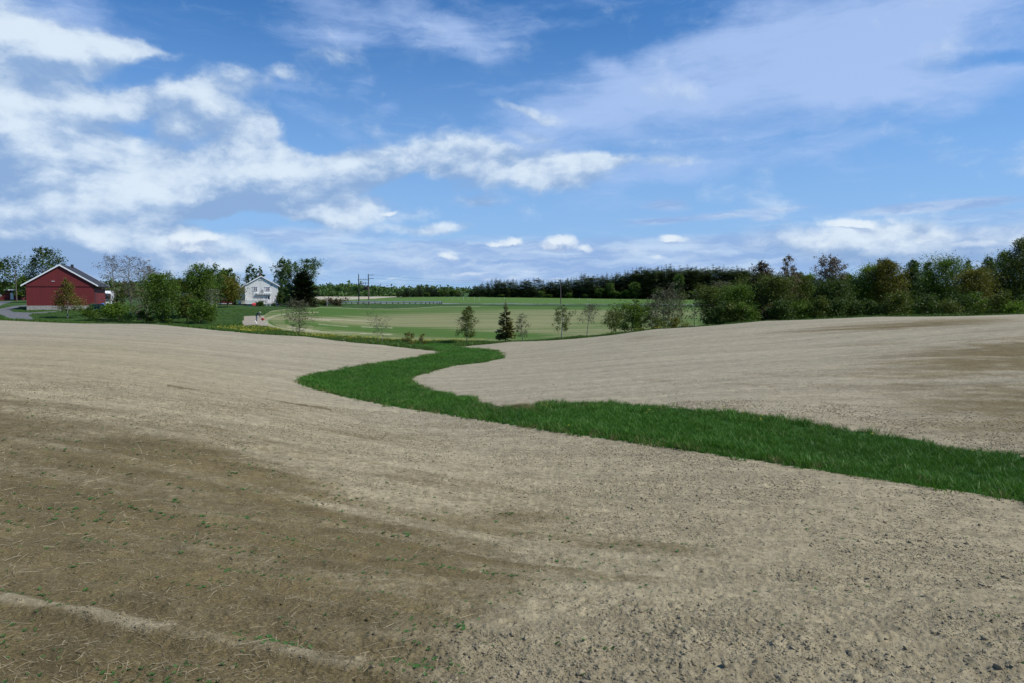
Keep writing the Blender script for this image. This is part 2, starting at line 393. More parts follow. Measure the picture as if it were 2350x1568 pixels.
YARD = [z1(-300, 1100), z1(0, 1068), z1(240, 1066), z1(100, 1105), z1(0, 1140), z1(-300, 1190)]

RIDGE = [(-600, 83), (0, 82), (350, 81), (700, 75.5), (860, 71.5), (960, 67), (1020, 63)]
def zone_of(x, y, z):
    px, Y = project(x, y, z)
    zone = np.zeros(x.shape, np.int8)                        # 0 bare soil
    ridge_l = np.interp(px, [p for p, _ in RIDGE], [d for _, d in RIDGE])
    ridge_r = np.interp(px, [1020, 1040, 1175, 1500, 1750, 2000, 2350, 2800], [63, 79, 83.5, 79.5, 76.5, 74.5, 72.5, 74])
    ridge = np.where(px < 1020, ridge_l, ridge_r)
    front = (y > 1.0)
    far = front & (y > ridge)
    ww = in_poly(px, Y, WATERWAY) & front & (y < 90) & ((y < ridge) | (px < 1090))
    zone[ww] = 1
    zone[far & ~ww] = 2                                      # meadow / verge
    m = far & (y > 86)
    zone[m & in_poly(px, Y, CROP) & (y < 202)] = 3
    zone[m & in_poly(px, Y, PATCH) & (y < 150)] = 4
    zone[m & in_poly(px, Y, DRIVE) & (y < 190)] = 5
    zone[m & in_poly(px, Y, YARD) & (y < 215)] = 5
    rd = 211 + 0.0 * px
    zone[far & (y > rd) & (y < rd + 2.6)] = 6                # road
    ff = far & (y > rd + 3.6) & (px > 700)
    zone[ff & (y < 425)] = 7                                 # far green field
    zone[ff & (px < 940) & (y > np.interp(px, [715, 790, 860, 940], [236, 262, 330, 640])) & (y < 720)] = 8
    zone[far & (y > 720)] = 2
    return zone, px, Y

# ------------------------------------------------------------------ object helpers
def tag(o, label=None, cat=None, group=None, kind=None):
    if label: o['label'] = label
    if cat: o['category'] = cat
    if group: o['group'] = group
    if kind: o['kind'] = kind
    return o
def link(o, parent=None):
    COL.objects.link(o)
    if parent is not None: o.parent = parent
    return o
def mesh_np(name, V, F, mat=None, smooth_shade=False):
    V = np.asarray(V, np.float32); F = np.asarray(F, np.int32)
    me = bpy.data.meshes.new(name)
    me.vertices.add(len(V)); me.vertices.foreach_set('co', V.ravel())
    k = F.shape[1]
    me.loops.add(F.size); me.loops.foreach_set('vertex_index', F.ravel())
    me.polygons.add(len(F))
    me.polygons.foreach_set('loop_start', np.arange(0, F.size, k, dtype=np.int32))
    me.polygons.foreach_set('loop_total', np.full(len(F), k, np.int32))
    if smooth_shade:
        me.polygons.foreach_set('use_smooth', np.ones(len(F), bool))
    me.update(calc_edges=True)
    if mat: me.materials.append(mat)
    return me
def fattr(me, name, vals, dom='POINT'):
    a = me.attributes.new(name, 'FLOAT', dom)
    a.data.foreach_set('value', np.asarray(vals, np.float32))
def empty(name, loc, rz=0.0, **kw):
    o = bpy.data.objects.new(name, None)
    o.empty_display_size = 0.5
    o.location = loc; o.rotation_euler = (0, 0, rz)
    link(o); tag(o, **kw)
    return o

# ------------------------------------------------------------------ materials
def new_mat(name):
    m = bpy.data.materials.new(name); m.use_nodes = True
    nt = m.node_tree
    return m, nt, nt.nodes['Principled BSDF'], nt.nodes['Material Output']
class G:
    """small node-building shorthand"""
    def __init__(self, nt): self.nt = nt
    def n(self, t, **kw):
        o = self.nt.nodes.new(t)
        for k, v in kw.items(): setattr(o, k, v)
        return o
    def put(self, s, v):
        if isinstance(v, bpy.types.NodeSocket): self.nt.links.new(v, s)
        else: s.default_value = v
    def m(self, op, a, b=0.0, c=0.0, clamp=False):
        o = self.n('ShaderNodeMath', operation=op, use_clamp=clamp)
        for i, v in enumerate((a, b, c)): self.put(o.inputs[i], v)
        return o.outputs[0]
    def mix(self, f, a, b, mode='MIX'):
        o = self.n('ShaderNodeMix', data_type='RGBA', blend_type=mode)
        self.put(o.inputs[0], f)
        self.put(o.inputs[6], a if not isinstance(a, tuple) else (*a, 1.0)[:4])
        self.put(o.inputs[7], b if not isinstance(b, tuple) else (*b, 1.0)[:4])
        return o.outputs[2]
    def noise(self, vec, scale, detail=4, rough=0.55, dist=0.0):
        o = self.n('ShaderNodeTexNoise')
        if vec is not None: self.put(o.inputs['Vector'], vec)
        o.inputs['Scale'].default_value = scale; o.inputs['Detail'].default_value = detail
        o.inputs['Roughness'].default_value = rough; o.inputs['Distortion'].default_value = dist
        return o.outputs[0]
    def step(self, v, a, b, lo=0.0, hi=1.0):
        o = self.n('ShaderNodeMapRange', interpolation_type='SMOOTHSTEP')
        self.put(o.inputs[0], v)
        for i, q in enumerate((a, b, lo, hi)): o.inputs[i + 1].default_value = q
        return o.outputs[0]
    def attr(self, name):
        o = self.n('ShaderNodeAttribute'); o.attribute_name = name
        return o.outputs['Fac']
    def map(self, vec, loc=(0, 0, 0), rot=(0, 0, 0), scale=(1, 1, 1)):
        o = self.n('ShaderNodeMapping'); self.put(o.inputs[0], vec)
        o.inputs[1].default_value = loc; o.inputs[2].default_value = rot; o.inputs[3].default_value = scale
        return o.outputs[0]
    def pos(self): return self.n('ShaderNodeNewGeometry').outputs['Position']
    def obj(self): return self.n('ShaderNodeTexCoord').outputs['Object']
    def rand(self): return self.n('ShaderNodeObjectInfo').outputs['Random']
    def bump(self, h, strength=0.3, dist=0.05):
        o = self.n('ShaderNodeBump'); o.inputs['Strength'].default_value = strength; o.inputs['Distance'].default_value = dist
        self.put(o.inputs['Height'], h)
        return o.outputs[0]
def plain(name, col, rough=0.7, noise_amt=0.12, nscale=3.0, metal=0.0):
    m, nt, b, out = new_mat(name); g = G(nt)
    n = g.noise(g.obj(), nscale, 5)
    c = g.mix(g.m('MULTIPLY', g.step(n, 0.3, 0.7), 1.0), tuple(x * (1 - noise_amt) for x in col), tuple(min(1, x * (1 + noise_amt)) for x in col))
    g.put(b.inputs['Base Color'], c)
    b.inputs['Roughness'].default_value = rough; b.inputs['Metallic'].default_value = metal
    return m
ROW_DIR = math.atan2(-0.37, 0.93)                          # the harrow ran this way
def rows_vec(g, sx, sy):
    return g.map(g.pos(), rot=(0, 0, -ROW_DIR), scale=(sx, sy, 1.0))
def soil_mat():
    m, nt, b, out = new_mat('bare soil'); g = G(nt)
    P = g.pos()
    dry = g.attr('dry'); wet = g.attr('far')
    f1 = g.noise(P, 9.0, 8, 0.65); f2 = g.noise(P, 1.3, 6, 0.6); f3 = g.noise(P, 55.0, 4, 0.6)
    st = g.noise(rows_vec(g, 0.10, 2.6), 1.0, 5, 0.6)
    d = g.m('ADD', dry, g.m('MULTIPLY', g.m('SUBTRACT', f1, 0.5), 0.75))
    d = g.m('ADD', d, g.m('MULTIPLY', g.m('SUBTRACT', st, 0.5), 0.35))
    d = g.step(g.m('ADD', d, g.m('MULTIPLY', g.m('SUBTRACT', f2, 0.5), 0.35)), 0.1, 0.95)
    brown = g.mix(g.step(f3, 0.35, 0.65), (0.095, 0.073, 0.031), (0.165, 0.129, 0.062))
    pale = g.mix(g.step(f1, 0.3, 0.7), (0.220, 0.185, 0.112), (0.328, 0.281, 0.178))
    pale = g.mix(g.m('MULTIPLY', wet, 0.60), pale, (0.282, 0.258, 0.192))
    col = g.mix(d, brown, pale)
    rw = g.m('ADD', g.m('MULTIPLY', g.noise(rows_vec(g, 0.05, 1.6), 1.0, 6, 0.7), 0.5), g.m('MULTIPLY', g.noise(rows_vec(g, 0.025, 0.5), 1.0, 4, 0.65), 0.5)); sp = g.noise(P, 2.2, 7, 0.8)
    k = g.m('ADD', g.m('MULTIPLY', g.m('SUBTRACT', rw, 0.5), 1.35), g.m('MULTIPLY', g.m('SUBTRACT', sp, 0.5), 1.35))
    vm = g.n('ShaderNodeVectorMath', operation='SCALE'); g.put(vm.inputs[0], col); g.put(vm.inputs[3], g.m('ADD', k, 1.0)); col = vm.outputs[0]
    g.put(b.inputs['Base Color'], col)
    b.inputs['Roughness'].default_value = 0.95
    b.inputs['Specular IOR Level'].default_value = 0.15
    bh = g.m('ADD', g.m('MULTIPLY', f1, 0.6), g.m('MULTIPLY', f3, 0.25))
    bh = g.m('ADD', bh, g.m('MULTIPLY', g.noise(rows_vec(g, 0.25, 5.5), 1.0, 4, 0.6), 0.6))
    g.put(b.inputs['Normal'], g.bump(bh, 0.75, 0.06))
    return m
def grass_ground_mat(name, c0, c1, c2, flowers=0.0):
    m, nt, b, out = new_mat(name); g = G(nt)
    P = g.pos()
    a = g.noise(P, 0.22, 5, 0.6); f = g.noise(P, 2.2, 6, 0.65); v = g.noise(P, 14.0, 3, 0.6)
    col = g.mix(g.step(a, 0.35, 0.65), c0, c1)
    col = g.mix(g.m('MULTIPLY', g.step(f, 0.45, 0.75), 0.6), col, c2)
    col = g.mix(g.m('MULTIPLY', g.step(v, 0.5, 0.8), 0.35), col, tuple(x * 0.5 for x in c0))
    if flowers:
        fl = g.attr('yellow')
        col = g.mix(g.m('MULTIPLY', fl, g.step(g.noise(P, 3.0, 5, 0.7), 0.46, 0.66)), col, (0.30, 0.27, 0.02))
    g.put(b.inputs['Base Color'], col)
    b.inputs['Roughness'].default_value = 0.9; b.inputs['Specular IOR Level'].default_value = 0.15
    g.put(b.inputs['Normal'], g.bump(g.m('ADD', f, g.m('MULTIPLY', v, 0.4)), 0.8, 0.25))
    return m
def crop_mat():
    m, nt, b, out = new_mat('young crop'); g = G(nt)
    P = g.pos()
    green = g.attr('green'); ln = g.attr('line')
    f = g.noise(P, 0.9, 6, 0.65); f9 = g.noise(P, 3.5, 5, 0.7)
    s1 = g.noise(g.map(P, rot=(0, 0, R(8)), scale=(0.010, 0.060, 1)), 1.0, 5, 0.65)
    s2 = g.noise(g.map(P, rot=(0, 0, R(-4)), scale=(0.014, 0.125, 1)), 1.0, 6, 0.7)
    t = g.m('ADD', green, g.m('MULTIPLY', g.m('SUBTRACT', s1, 0.5), 0.8))
    t = g.m('ADD', t, g.m('MULTIPLY', g.m('SUBTRACT', s2, 0.5), 1.7))
    s3 = g.noise(g.map(P, rot=(0, 0, R(2)), scale=(0.02, 0.42, 1)), 1.0, 4, 0.6)
    t = g.m('ADD', t, g.m('MULTIPLY', g.m('SUBTRACT', s3, 0.5), 1.8))
    t = g.m('ADD', t, g.m('MULTIPLY', g.m('SUBTRACT', f9, 0.5), 0.7))
    t = g.step(g.m('ADD', t, g.m('MULTIPLY', g.m('SUBTRACT', f, 0.5), 0.5)), 0.05, 0.95)
    col = g.mix(t, (0.195, 0.198, 0.096), (0.062, 0.118, 0.022))
    col = g.mix(g.m('MULTIPLY', ln, g.step(f, 0.2, 0.6)), col, (0.33, 0.31, 0.20))
    g.put(b.inputs['Base Color'], col)
    b.inputs['Roughness'].default_value = 0.95; b.inputs['Specular IOR Level'].default_value = 0.1
    g.put(b.inputs['Normal'], g.bump(f, 0.5, 0.1))
    return m
def two_tone(name, c0, c1, scale, rough=0.95, bump=0.4):
    m, nt, b, out = new_mat(name); g = G(nt)
    f = g.noise(g.pos(), scale, 7, 0.65)
    g.put(b.inputs['Base Color'], g.mix(g.step(f, 0.3, 0.7), c0, c1))
    b.inputs['Roughness'].default_value = rough; b.inputs['Specular IOR Level'].default_value = 0.15
    g.put(b.inputs['Normal'], g.bump(f, bump, 0.08))
    return m
MS = dict(
    soil=soil_mat(),
    way=grass_ground_mat('waterway turf', (0.022, 0.075, 0.012), (0.030, 0.095, 0.016), (0.045, 0.115, 0.02)),
    meadow=grass_ground_mat('meadow grass', (0.028, 0.066, 0.014), (0.044, 0.092, 0.018), (0.078, 0.115, 0.026), 1.0),
    crop=crop_mat(),
    patch=two_tone('dug soil', (0.22, 0.19, 0.14), (0.36, 0.32, 0.25), 1.2),
    gravel=two_tone('gravel', (0.095, 0.10, 0.105), (0.15, 0.155, 0.16), 2.0),
    road=two_tone('asphalt', (0.15, 0.16, 0.17), (0.22, 0.23, 0.24), 1.0),
    far=grass_ground_mat('far crop', (0.072, 0.138, 0.024), (0.082, 0.150, 0.028), (0.105, 0.168, 0.036)),
    farsoil=two_tone('far soil', (0.33, 0.30, 0.22), (0.40, 0.36, 0.27), 0.3),
)

# ------------------------------------------------------------------ soil moisture map (a property of the field)
BROWN1 = [(-700, 850), (-200, 868), (0, 893), (250, 935), (480, 975), (660, 1030), (860, 1130), (1100, 1180), (1400, 1215), (1540, 1240), (1400, 1290), (1180, 1300), (1230, 1350), (1080, 1420), (1000, 1500), (1020, 1600), (900, 1700), (-900, 1700)]
def dry_map(x, y, z, px, Y):
    wob = (fbm(x * 0.5 + 3, y * 0.5, 31, 4) - 0.5)
    ca, sa = math.cos(ROW_DIR), math.sin(ROW_DIR)
    u, v = x * ca + y * sa, -x * sa + y * ca
    streak = fbm(u * 0.06, v * 1.6, 41, 4) - 0.5
    streak2 = fbm(u * 0.035, v * 3.4, 47, 3) - 0.5
    amp = 60 + 0.12 * np.maximum(Y - 900, 0)
    d1 = poly_dist(px, Y, BROWN1, 1.6)
    d1 = np.where(in_poly(px, Y, BROWN1), d1, -d1)
    brown = smooth(-170, 170, d1 + wob * amp * 3.0 + streak * (60 + amp * 2.2)) * smooth(835, 905, Y)
    brown = brown * (0.80 + 0.5 * (fbm(u * 0.25, v * 3.0, 43, 3) - 0.5) + 0.3 * wob)
    # pale crusted track in the corner and the pale streaks at the left edge
    tr = np.abs(Y - (1376 + (px - 0) * 0.185) + wob * 40)
    track = 0.85 * (1 - smooth(5, 24, tr)) * (px < 1050) * (0.35 + 0.65 * smooth(-0.16, 0.06, fbm(x * 2.2, y * 2.2, 49, 3) - 0.5))
    for (y0, k, w) in ((868, 0.10, 7), (893, 0.16, 6), (842, 0.09, 5)):
        brown = brown * (1 - 0.8 * (1 - smooth(w, w * 2.2, np.abs(Y - (y0 + px * k) + wob * 10))) * (px < 700))
    b2 = np.exp(-((px + 30) / 260) ** 2 - ((Y - 872) / 22) ** 2)
    brown = np.maximum(brown, 0.75 * b2 * smooth(-0.35, 0.2, streak + wob))
    # brown lens in the middle distance, and the dark swath on the right-hand hill
    for (cx, cy, sx, sy, sl, a) in ((820, 1000, 190, 16, 0.10, 0.7), (1330, 1225, 220, 26, 0.06, 0.55), (600, 940, 120, 10, 0.12, 0.4),
                                    (2350, 815, 420, 60, -0.10, 0.95), (2120, 860, 340, 70, -0.06, 0.62), (2400, 930, 420, 100, -0.03, 0.85), (2250, 970, 360, 60, 0.08, 0.5), (2080, 747, 300, 12, -0.055, 1.0), (1850, 760, 90, 6, -0.06, 0.6), (2000, 790, 160, 9, -0.06, 0.5),
                                    (1470, 777, 60, 5, -0.10, 0.5), (2300, 1000, 260, 30, 0.10, 0.35), (1130, 812, 60, 8, 0, 0.45), (1260, 822, 150, 16, 0, 0.22)):
        g = np.exp(-((px - cx) / sx) ** 2 - ((Y - cy - (px - cx) * sl) / sy) ** 2)
        brown = np.maximum(brown, a * g * (0.35 + 0.65 * smooth(-0.28, 0.22, streak + 0.5 * streak2 + 0.3 * wob + 0.15 * (g - 0.5))))
    for pts, wd, a in (([(384, 884), (622, 918), (760, 940)], 2.2, .8), ([(1450, 872), (1727, 883), (1955, 900), (2145, 919), (2350, 947)], 3.0, .4), ([(1480, 842), (1727, 858), (2006, 880), (2172, 900), (2350, 925)], 3.0, .35)):
        yy = np.interp(px, [q[0] for q in pts], [q[1] for q in pts])
        brown = np.maximum(brown, a * (1 - smooth(wd * .5, wd * 1.6, np.abs(Y - yy + wob * 8))) * (px > pts[0][0]) * (px < pts[-1][0]) * smooth(-.3, .1, wob + streak))
    # pale headland line along the crest of the right-hand hill
    crest = np.abs(Y - np.interp(px, [1180, 1500, 1900, 2350, 2700], [836, 811, 787, 766, 750]))
    brown = brown * (1 - 0.85 * (1 - smooth(3, 8, crest)) * (px > 1450))
    brown = np.maximum(brown * (1 - track), 0)
    return np.clip(1.0 - brown, 0, 1)

# ------------------------------------------------------------------ terrain mesh
def seq_r():
    r = [1.0]
    while r[-1] < 4000:
        q = r[-1]
        if q < 2.4: s = 0.15
        elif q < 34: s = max(0.012, q * q / (683.0 * (1.9 + 0.05 * q)) * 1.35)
        elif q < 100: s = 0.5
        elif q < 230: s = 0.9
        else: s = (q - 230) * 0.03 + 1.2
        r.append(q + s)
    return np.array(r)
def build_terrain():
    r = seq_r()
    fine = np.arange(-39.5, 39.51, 0.105)
    co1 = np.arange(-177.5, -39.6, 3.0); co2 = np.arange(41.5, 180.1, 3.0)
    th = np.radians(np.concatenate([co1, fine, co2]))
    nT, nR = len(th), len(r)
    TH, RR = np.meshgrid(th, r, indexing='xy')               # nR x nT
    x = (np.sin(TH) * RR).ravel(); y = (np.cos(TH) * RR).ravel()
    z = EYE - slope_at(TH.ravel() * 2.2, np.log(RR).ravel()) * RR.ravel()
    zone, px, Y = zone_of(x, y, z)
    rr = RR.ravel()
    # relief of the worked soil
    ca, sa = math.cos(ROW_DIR), math.sin(ROW_DIR)
    u, v = x * ca + y * sa, -x * sa + y * ca
    soil = (zone == 0)
    near = soil & (rr < 45)
    X, Yw, ru = x[near], y[near], rr[near]
    dry = np.ones(len(x)); 
    dry[soil] = dry_map(x[soil], y[soil], z[soil], px[soil], Y[soil])
    dn = dry[near]
    h = (fbm(X * 3.1, Yw * 3.1, 1, 3) - 0.5) * 0.050
    f2, i2 = worley(X * 9.0 + 0.3 * fbm(X * 20, Yw * 20, 3, 2), Yw * 9.0, 2)
    h += np.where(i2 > 0.62, np.clip(0.45 - f2, 0, 1) * 0.050, 0) * (0.35 + 0.65 * dn) * smooth(24, 12, ru)
    f3, i3 = worley(X * 22.0, Yw * 22.0 + 7, 4)
    h += np.clip(0.5 - f3, 0, 1) * 0.024 * (0.2 + i3) * smooth(12, 6, ru) * (0.45 + 0.55 * dn)
    h += (fbm(X * 45, Yw * 45, 8, 2) - 0.5) * 0.014 * smooth(9, 4, ru)
    w = u[near] * 0 + v[near]
    h += 0.014 * np.sin(w * 2 * math.pi / 0.42 + 3.0 * fbm(u[near] * 0.3, w * 0.3, 12, 2)) * smooth(45, 14, ru)
    h += 0.030 * (fbm(u[near] * 0.12, w * 1.1, 14, 3) - 0.5)
    trk = np.abs(Y[near] - (1376 + px[near] * 0.185)); h += 0.012 * (1 - smooth(8, 30, trk)) * (px[near] < 1100)
    fade = smooth(0.5, 2.0, ru)
    z[near] += h * fade * smooth(45, 25, ru) + 0.0
    mid = soil & (rr >= 20)
    z[mid] += (fbm(x[mid] * 0.9, y[mid] * 0.9, 21, 3) - 0.5) * 0.05 * smooth(20, 45, rr[mid])
    far = (zone == 2)
    z[far] += (fbm(x[far] * 0.5, y[far] * 0.5, 25, 3) - 0.5) * 0.22
    # quads
    i = np.arange(nR - 1)[:, None] * nT; j = np.arange(nT - 1)[None, :]
    a = (i + j).ravel()
    j2 = np.array([nT - 1]); 
    aw = (i + j2[None, :]).ravel()
    q = np.stack([a, a + 1, a + 1 + nT, a + nT], 1)
    qw = np.stack([aw, aw - (nT - 1), aw + 1, aw + nT], 1)
    F = np.concatenate([q, qw])[:, ::-1]
    # centre fan as thin quads is replaced by a disc of triangles below
    fx, fy, fz = x[F].mean(1), y[F].mean(1), z[F].mean(1)
    fzone, fpx, fY = zone_of(fx, fy, fz)
    V = np.stack([x, y, z], 1)
    names = {0: ('soil_field', 'soil'), 1: ('grass_waterway', 'way'), 2: ('meadow', 'meadow'), 3: ('crop_field', 'crop'), 4: ('dug_soil_patch', 'patch'),
             5: ('gravel_drive', 'gravel'), 6: ('road', 'road'), 7: ('far_crop_field', 'far'), 8: ('far_bare_field', 'farsoil')}
    info = {}
    for k, (nm, mt) in names.items():
        sel = F[fzone == k]
        if k == 0:
            c = np.arange(nT); cen = len(V)
            V = np.vstack([V, [[0, 0, z[:nT].mean()]]])
            tri = np.stack([np.full(nT, cen), np.roll(c, -1), c, c], 1)
        ids, inv = np.unique(sel.ravel(), return_inverse=True)
        me = mesh_np(nm, V[ids], inv.reshape(sel.shape), MS[mt], True)
        if k == 0:
            fattr(me, 'dry', dry[ids]); fattr(me, 'far', np.maximum(smooth(40, 75, rr[ids]) * (px[ids] < 1020), 0.8 * smooth(7, 34, rr[ids]) * smooth(-1.0, 0.3, (px[ids] - 900) / 500.0 + rr[ids] / 40.0 - 0.6)))
        if k == 2:
            fattr(me, 'yellow', yellow_map(px[ids], Y[ids], rr[ids]))
        if k == 3:
            gr, ln = green_map(px[ids], Y[ids], x[ids], y[ids])
            fattr(me, 'green', gr); fattr(me, 'line', ln)
        o = bpy.data.objects.new(nm, me); link(o); tag(o, kind='structure')
        info[k] = (sel, V)
    # the spot under the photographer's feet
    ring = V[:nT]
    me = bpy.data.meshes.new('soil_spot')
    me.from_pydata([tuple(p) for p in ring] + [(0, 0, float(z[:nT].mean()))], [], [(nT, (q + 1) % nT, q) for q in range(nT)])
    me.materials.append(MS['soil'])
    fattr(me, 'dry', np.full(nT + 1, 0.4)); fattr(me, 'far', np.zeros(nT + 1))
    o = bpy.data.objects.new('soil_spot', me); link(o); tag(o, kind='structure')
    return info
def yellow_map(px, Y, r):
    out = np.zeros(px.shape)
    for (cx, cy, sx, sy) in ((570, 757, 60, 4), (640, 760, 60, 4), (590, 763, 40, 3), (745, 774, 60, 6), (830, 779, 60, 5), (905, 783, 80, 5), (990, 788, 60, 4), (1075, 785, 60, 3), (1480, 757, 50, 6)):
        out = np.maximum(out, np.exp(-((px - cx) / sx) ** 2 - ((Y - cy) / sy) ** 2))
    return np.clip(out * 1.3, 0, 1) * (r < 125)
def green_map(px, Y, x, y):
    g = np.full(px.shape, 0.42)
    for (cx, cy, sx, sy, sl, a) in ((760, 716, 130, 9, -0.01, 0.55), (1000, 712, 240, 8, -0.012, 0.35), (1300, 706, 520, 6, 0.004, 0.45), (800, 752, 150, 8, 0.05, 0.6), (1000, 762, 200, 7, 0.045, 0.55),
                                    (1150, 772, 160, 8, 0.03, 0.6), (1380, 748, 150, 10, -0.04, 0.25), (1650, 735, 120, 18, 0, 0.35), (690, 706, 90, 5, 0.0, 0.4), (1020, 735, 160, 14, 0, -0.10),
                                    (1250, 738, 240, 18, -0.02, -0.30), (780, 735, 90, 7, 0.03, -0.30), (660, 757, 60, 7, 0.1, -0.45), (870, 740, 120, 8, 0.05, -0.2)):
        g = g + a * np.exp(-((px - cx) / sx) ** 2 - ((Y - cy - (px - cx) * sl) / sy) ** 2)
    ln = np.zeros(px.shape)
    # curved drill lines of the headland turn at the left end of the field
    cxw, cyw = 0.0, 0.0
    ex, ey = (px - 720) / 110.0, (Y - 738) / 21.0
    rad = np.hypot(ex, ey)
    arc = smooth(0.15, 0.5, np.abs(np.sin(rad * 9.0 + 2.0 * fbm(px * 0.02, Y * 0.06, 5, 2))))
    left = (px < 720) * smooth(1.25, 1.0, rad) * smooth(0.15, 0.35, rad)
    g = g + (0.5 - arc) * 0.5 * left
    ln = np.maximum(ln, (1 - smooth(0.02, 0.07, np.abs(rad - 1.0))) * (px < 730) * 0.9)
    for (x0, y0, x1, y1, w) in ((706, 731, 760, 735, 2.6), (660, 750, 740, 762, 2.0), (700, 760, 900, 768, 1.4), (760, 733, 860, 738, 1.2), (730, 744, 800, 750, 1.2), (830, 750, 900, 753, 1.0)):
        t = np.clip((px - x0) / (x1 - x0), 0, 1)
        dd = np.abs(Y - (y0 + (y1 - y0) * t)) + 1000 * ((px < x0) | (px > x1))
        ln = np.maximum(ln, 0.9 * (1 - smooth(w * 0.5, w, dd)))
    edge = poly_dist(px, Y, CROP, 2.0)
    ln = np.maximum(ln, 0.5 * (1 - smooth(1.5, 4, edge)) * (px < 1100) * (Y > 700))
    return np.clip(g, 0, 1), ln
TERR = build_terrain()

# ------------------------------------------------------------------ vegetation materials
def leaf_mat(name, col, var=0.35, trans=0.35):
    m, nt, b, out = new_mat(name); g = G(nt)
    t = g.attr('tint')
    c0 = tuple(x * (1 - var) for x in col); c1 = tuple(min(1, x * (1 + var)) for x in col)
    c = g.mix(t, c0, c1)
    b.inputs['Roughness'].default_value = 0.6; b.inputs['Specular IOR Level'].default_value = 0.25
    g.put(b.inputs['Base Color'], c)
    tr = g.n('ShaderNodeBsdfTranslucent')
    g.put(tr.inputs[0], g.mix(0.5, c, tuple(min(1, x * y) for x, y in zip(col, (1.5, 1.6, 0.7)))))
    mx = g.n('ShaderNodeMixShader'); mx.inputs[0].default_value = trans
    g.put(mx.inputs[1], b.outputs[0]); g.put(mx.inputs[2], tr.outputs[0]); g.put(out.inputs[0], mx.outputs[0])
    return m
LEAF = {}
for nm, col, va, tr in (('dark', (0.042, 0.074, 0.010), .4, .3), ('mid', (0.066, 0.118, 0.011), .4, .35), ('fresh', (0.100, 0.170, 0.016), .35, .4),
                    ('olive', (0.074, 0.098, 0.014), .4, .3), ('blue', (0.055, 0.104, 0.022), .4, .3), ('bud', (0.105, 0.080, 0.045), .4, .2),
                    ('rust', (0.070, 0.052, 0.020), .4, .25), ('woodedge', (0.070, 0.120, 0.020), .45, .35), ('grey', (0.085, 0.088, 0.045), .4, .25), ('gold', (0.120, 0.120, 0.020), .35, .35),
                    ('spruce', (0.084, 0.112, 0.036), .45, .15), ('sprucedark', (0.026, 0.038, 0.012), .5, .08), ('spruceolive', (0.085, 0.085, 0.015), .5, .08), ('pine', (0.092, 0.118, 0.045), .45, .08),
                    ('amber', (0.112, 0.110, 0.013), .45, .3)):
    LEAF[nm] = leaf_mat('leaves ' + nm, col, va, tr)
def bark_mat(name, c0, c1, sz=3.0):
    m, nt, b, out = new_mat(name); g = G(nt)
    n = g.noise(g.map(g.obj(), scale=(1, 1, 2.5)), sz, 5, 0.65)
    g.put(b.inputs['Base Color'], g.mix(g.step(n, 0.42, 0.6), c0, c1)); b.inputs['Roughness'].default_value = 0.9
    return m
BARK = dict(brown=bark_mat('brown bark', (0.10, 0.075, 0.05), (0.055, 0.042, 0.03)), birch=bark_mat('birch bark', (0.42, 0.40, 0.36), (0.10, 0.09, 0.08), 2.2),
            grey=bark_mat('grey bark', (0.24, 0.22, 0.18), (0.15, 0.135, 0.11)))

def tube(path, rad, k, VS, FS):
    path = np.asarray(path, float); n = len(path)
    base = sum(len(v) for v in VS)
    V = []
    for i in range(n):
        d = path[min(i + 1, n - 1)] - path[max(i - 1, 0)]
        d /= np.linalg.norm(d) + 1e-9
        a = np.cross(d, (0.31, 0.95, 0.02)); a /= np.linalg.norm(a) + 1e-9
        b = np.cross(d, a)
        for q in range(k):
            t = 2 * math.pi * q / k
            V.append(path[i] + rad[i] * (math.cos(t) * a + math.sin(t) * b))
    F = []
    for i in range(n - 1):
        for q in range(k):
            F.append((base + i * k + q, base + i * k + (q + 1) % k, base + (i + 1) * k + (q + 1) % k, base + (i + 1) * k + q))
    VS.append(np.array(V)); FS.extend(F)

def leaf_quads(rng, C, size, up=0.3, jit=0.35):
    n = len(C)
    nrm = rng.normal(size=(n, 3)); nrm[:, 2] = np.abs(nrm[:, 2]) + up
    nrm /= np.linalg.norm(nrm, axis=1, keepdims=True)
    t = np.cross(nrm, rng.normal(size=(n, 3))); t /= np.linalg.norm(t, axis=1, keepdims=True) + 1e-9
    b = np.cross(nrm, t)
    s = size * (1 + jit * rng.normal(size=(n, 1))); s = np.clip(s, size * 0.4, size * 1.9)
    a = s * 0.62
    V = np.stack([C - t * s - b * a * 0.8, C + t * s * 0.9 - b * a * 0.5, C + b * a * 1.3], 1).reshape(-1, 3)
    F = np.arange(n * 3).reshape(n, 3)
    return V, F

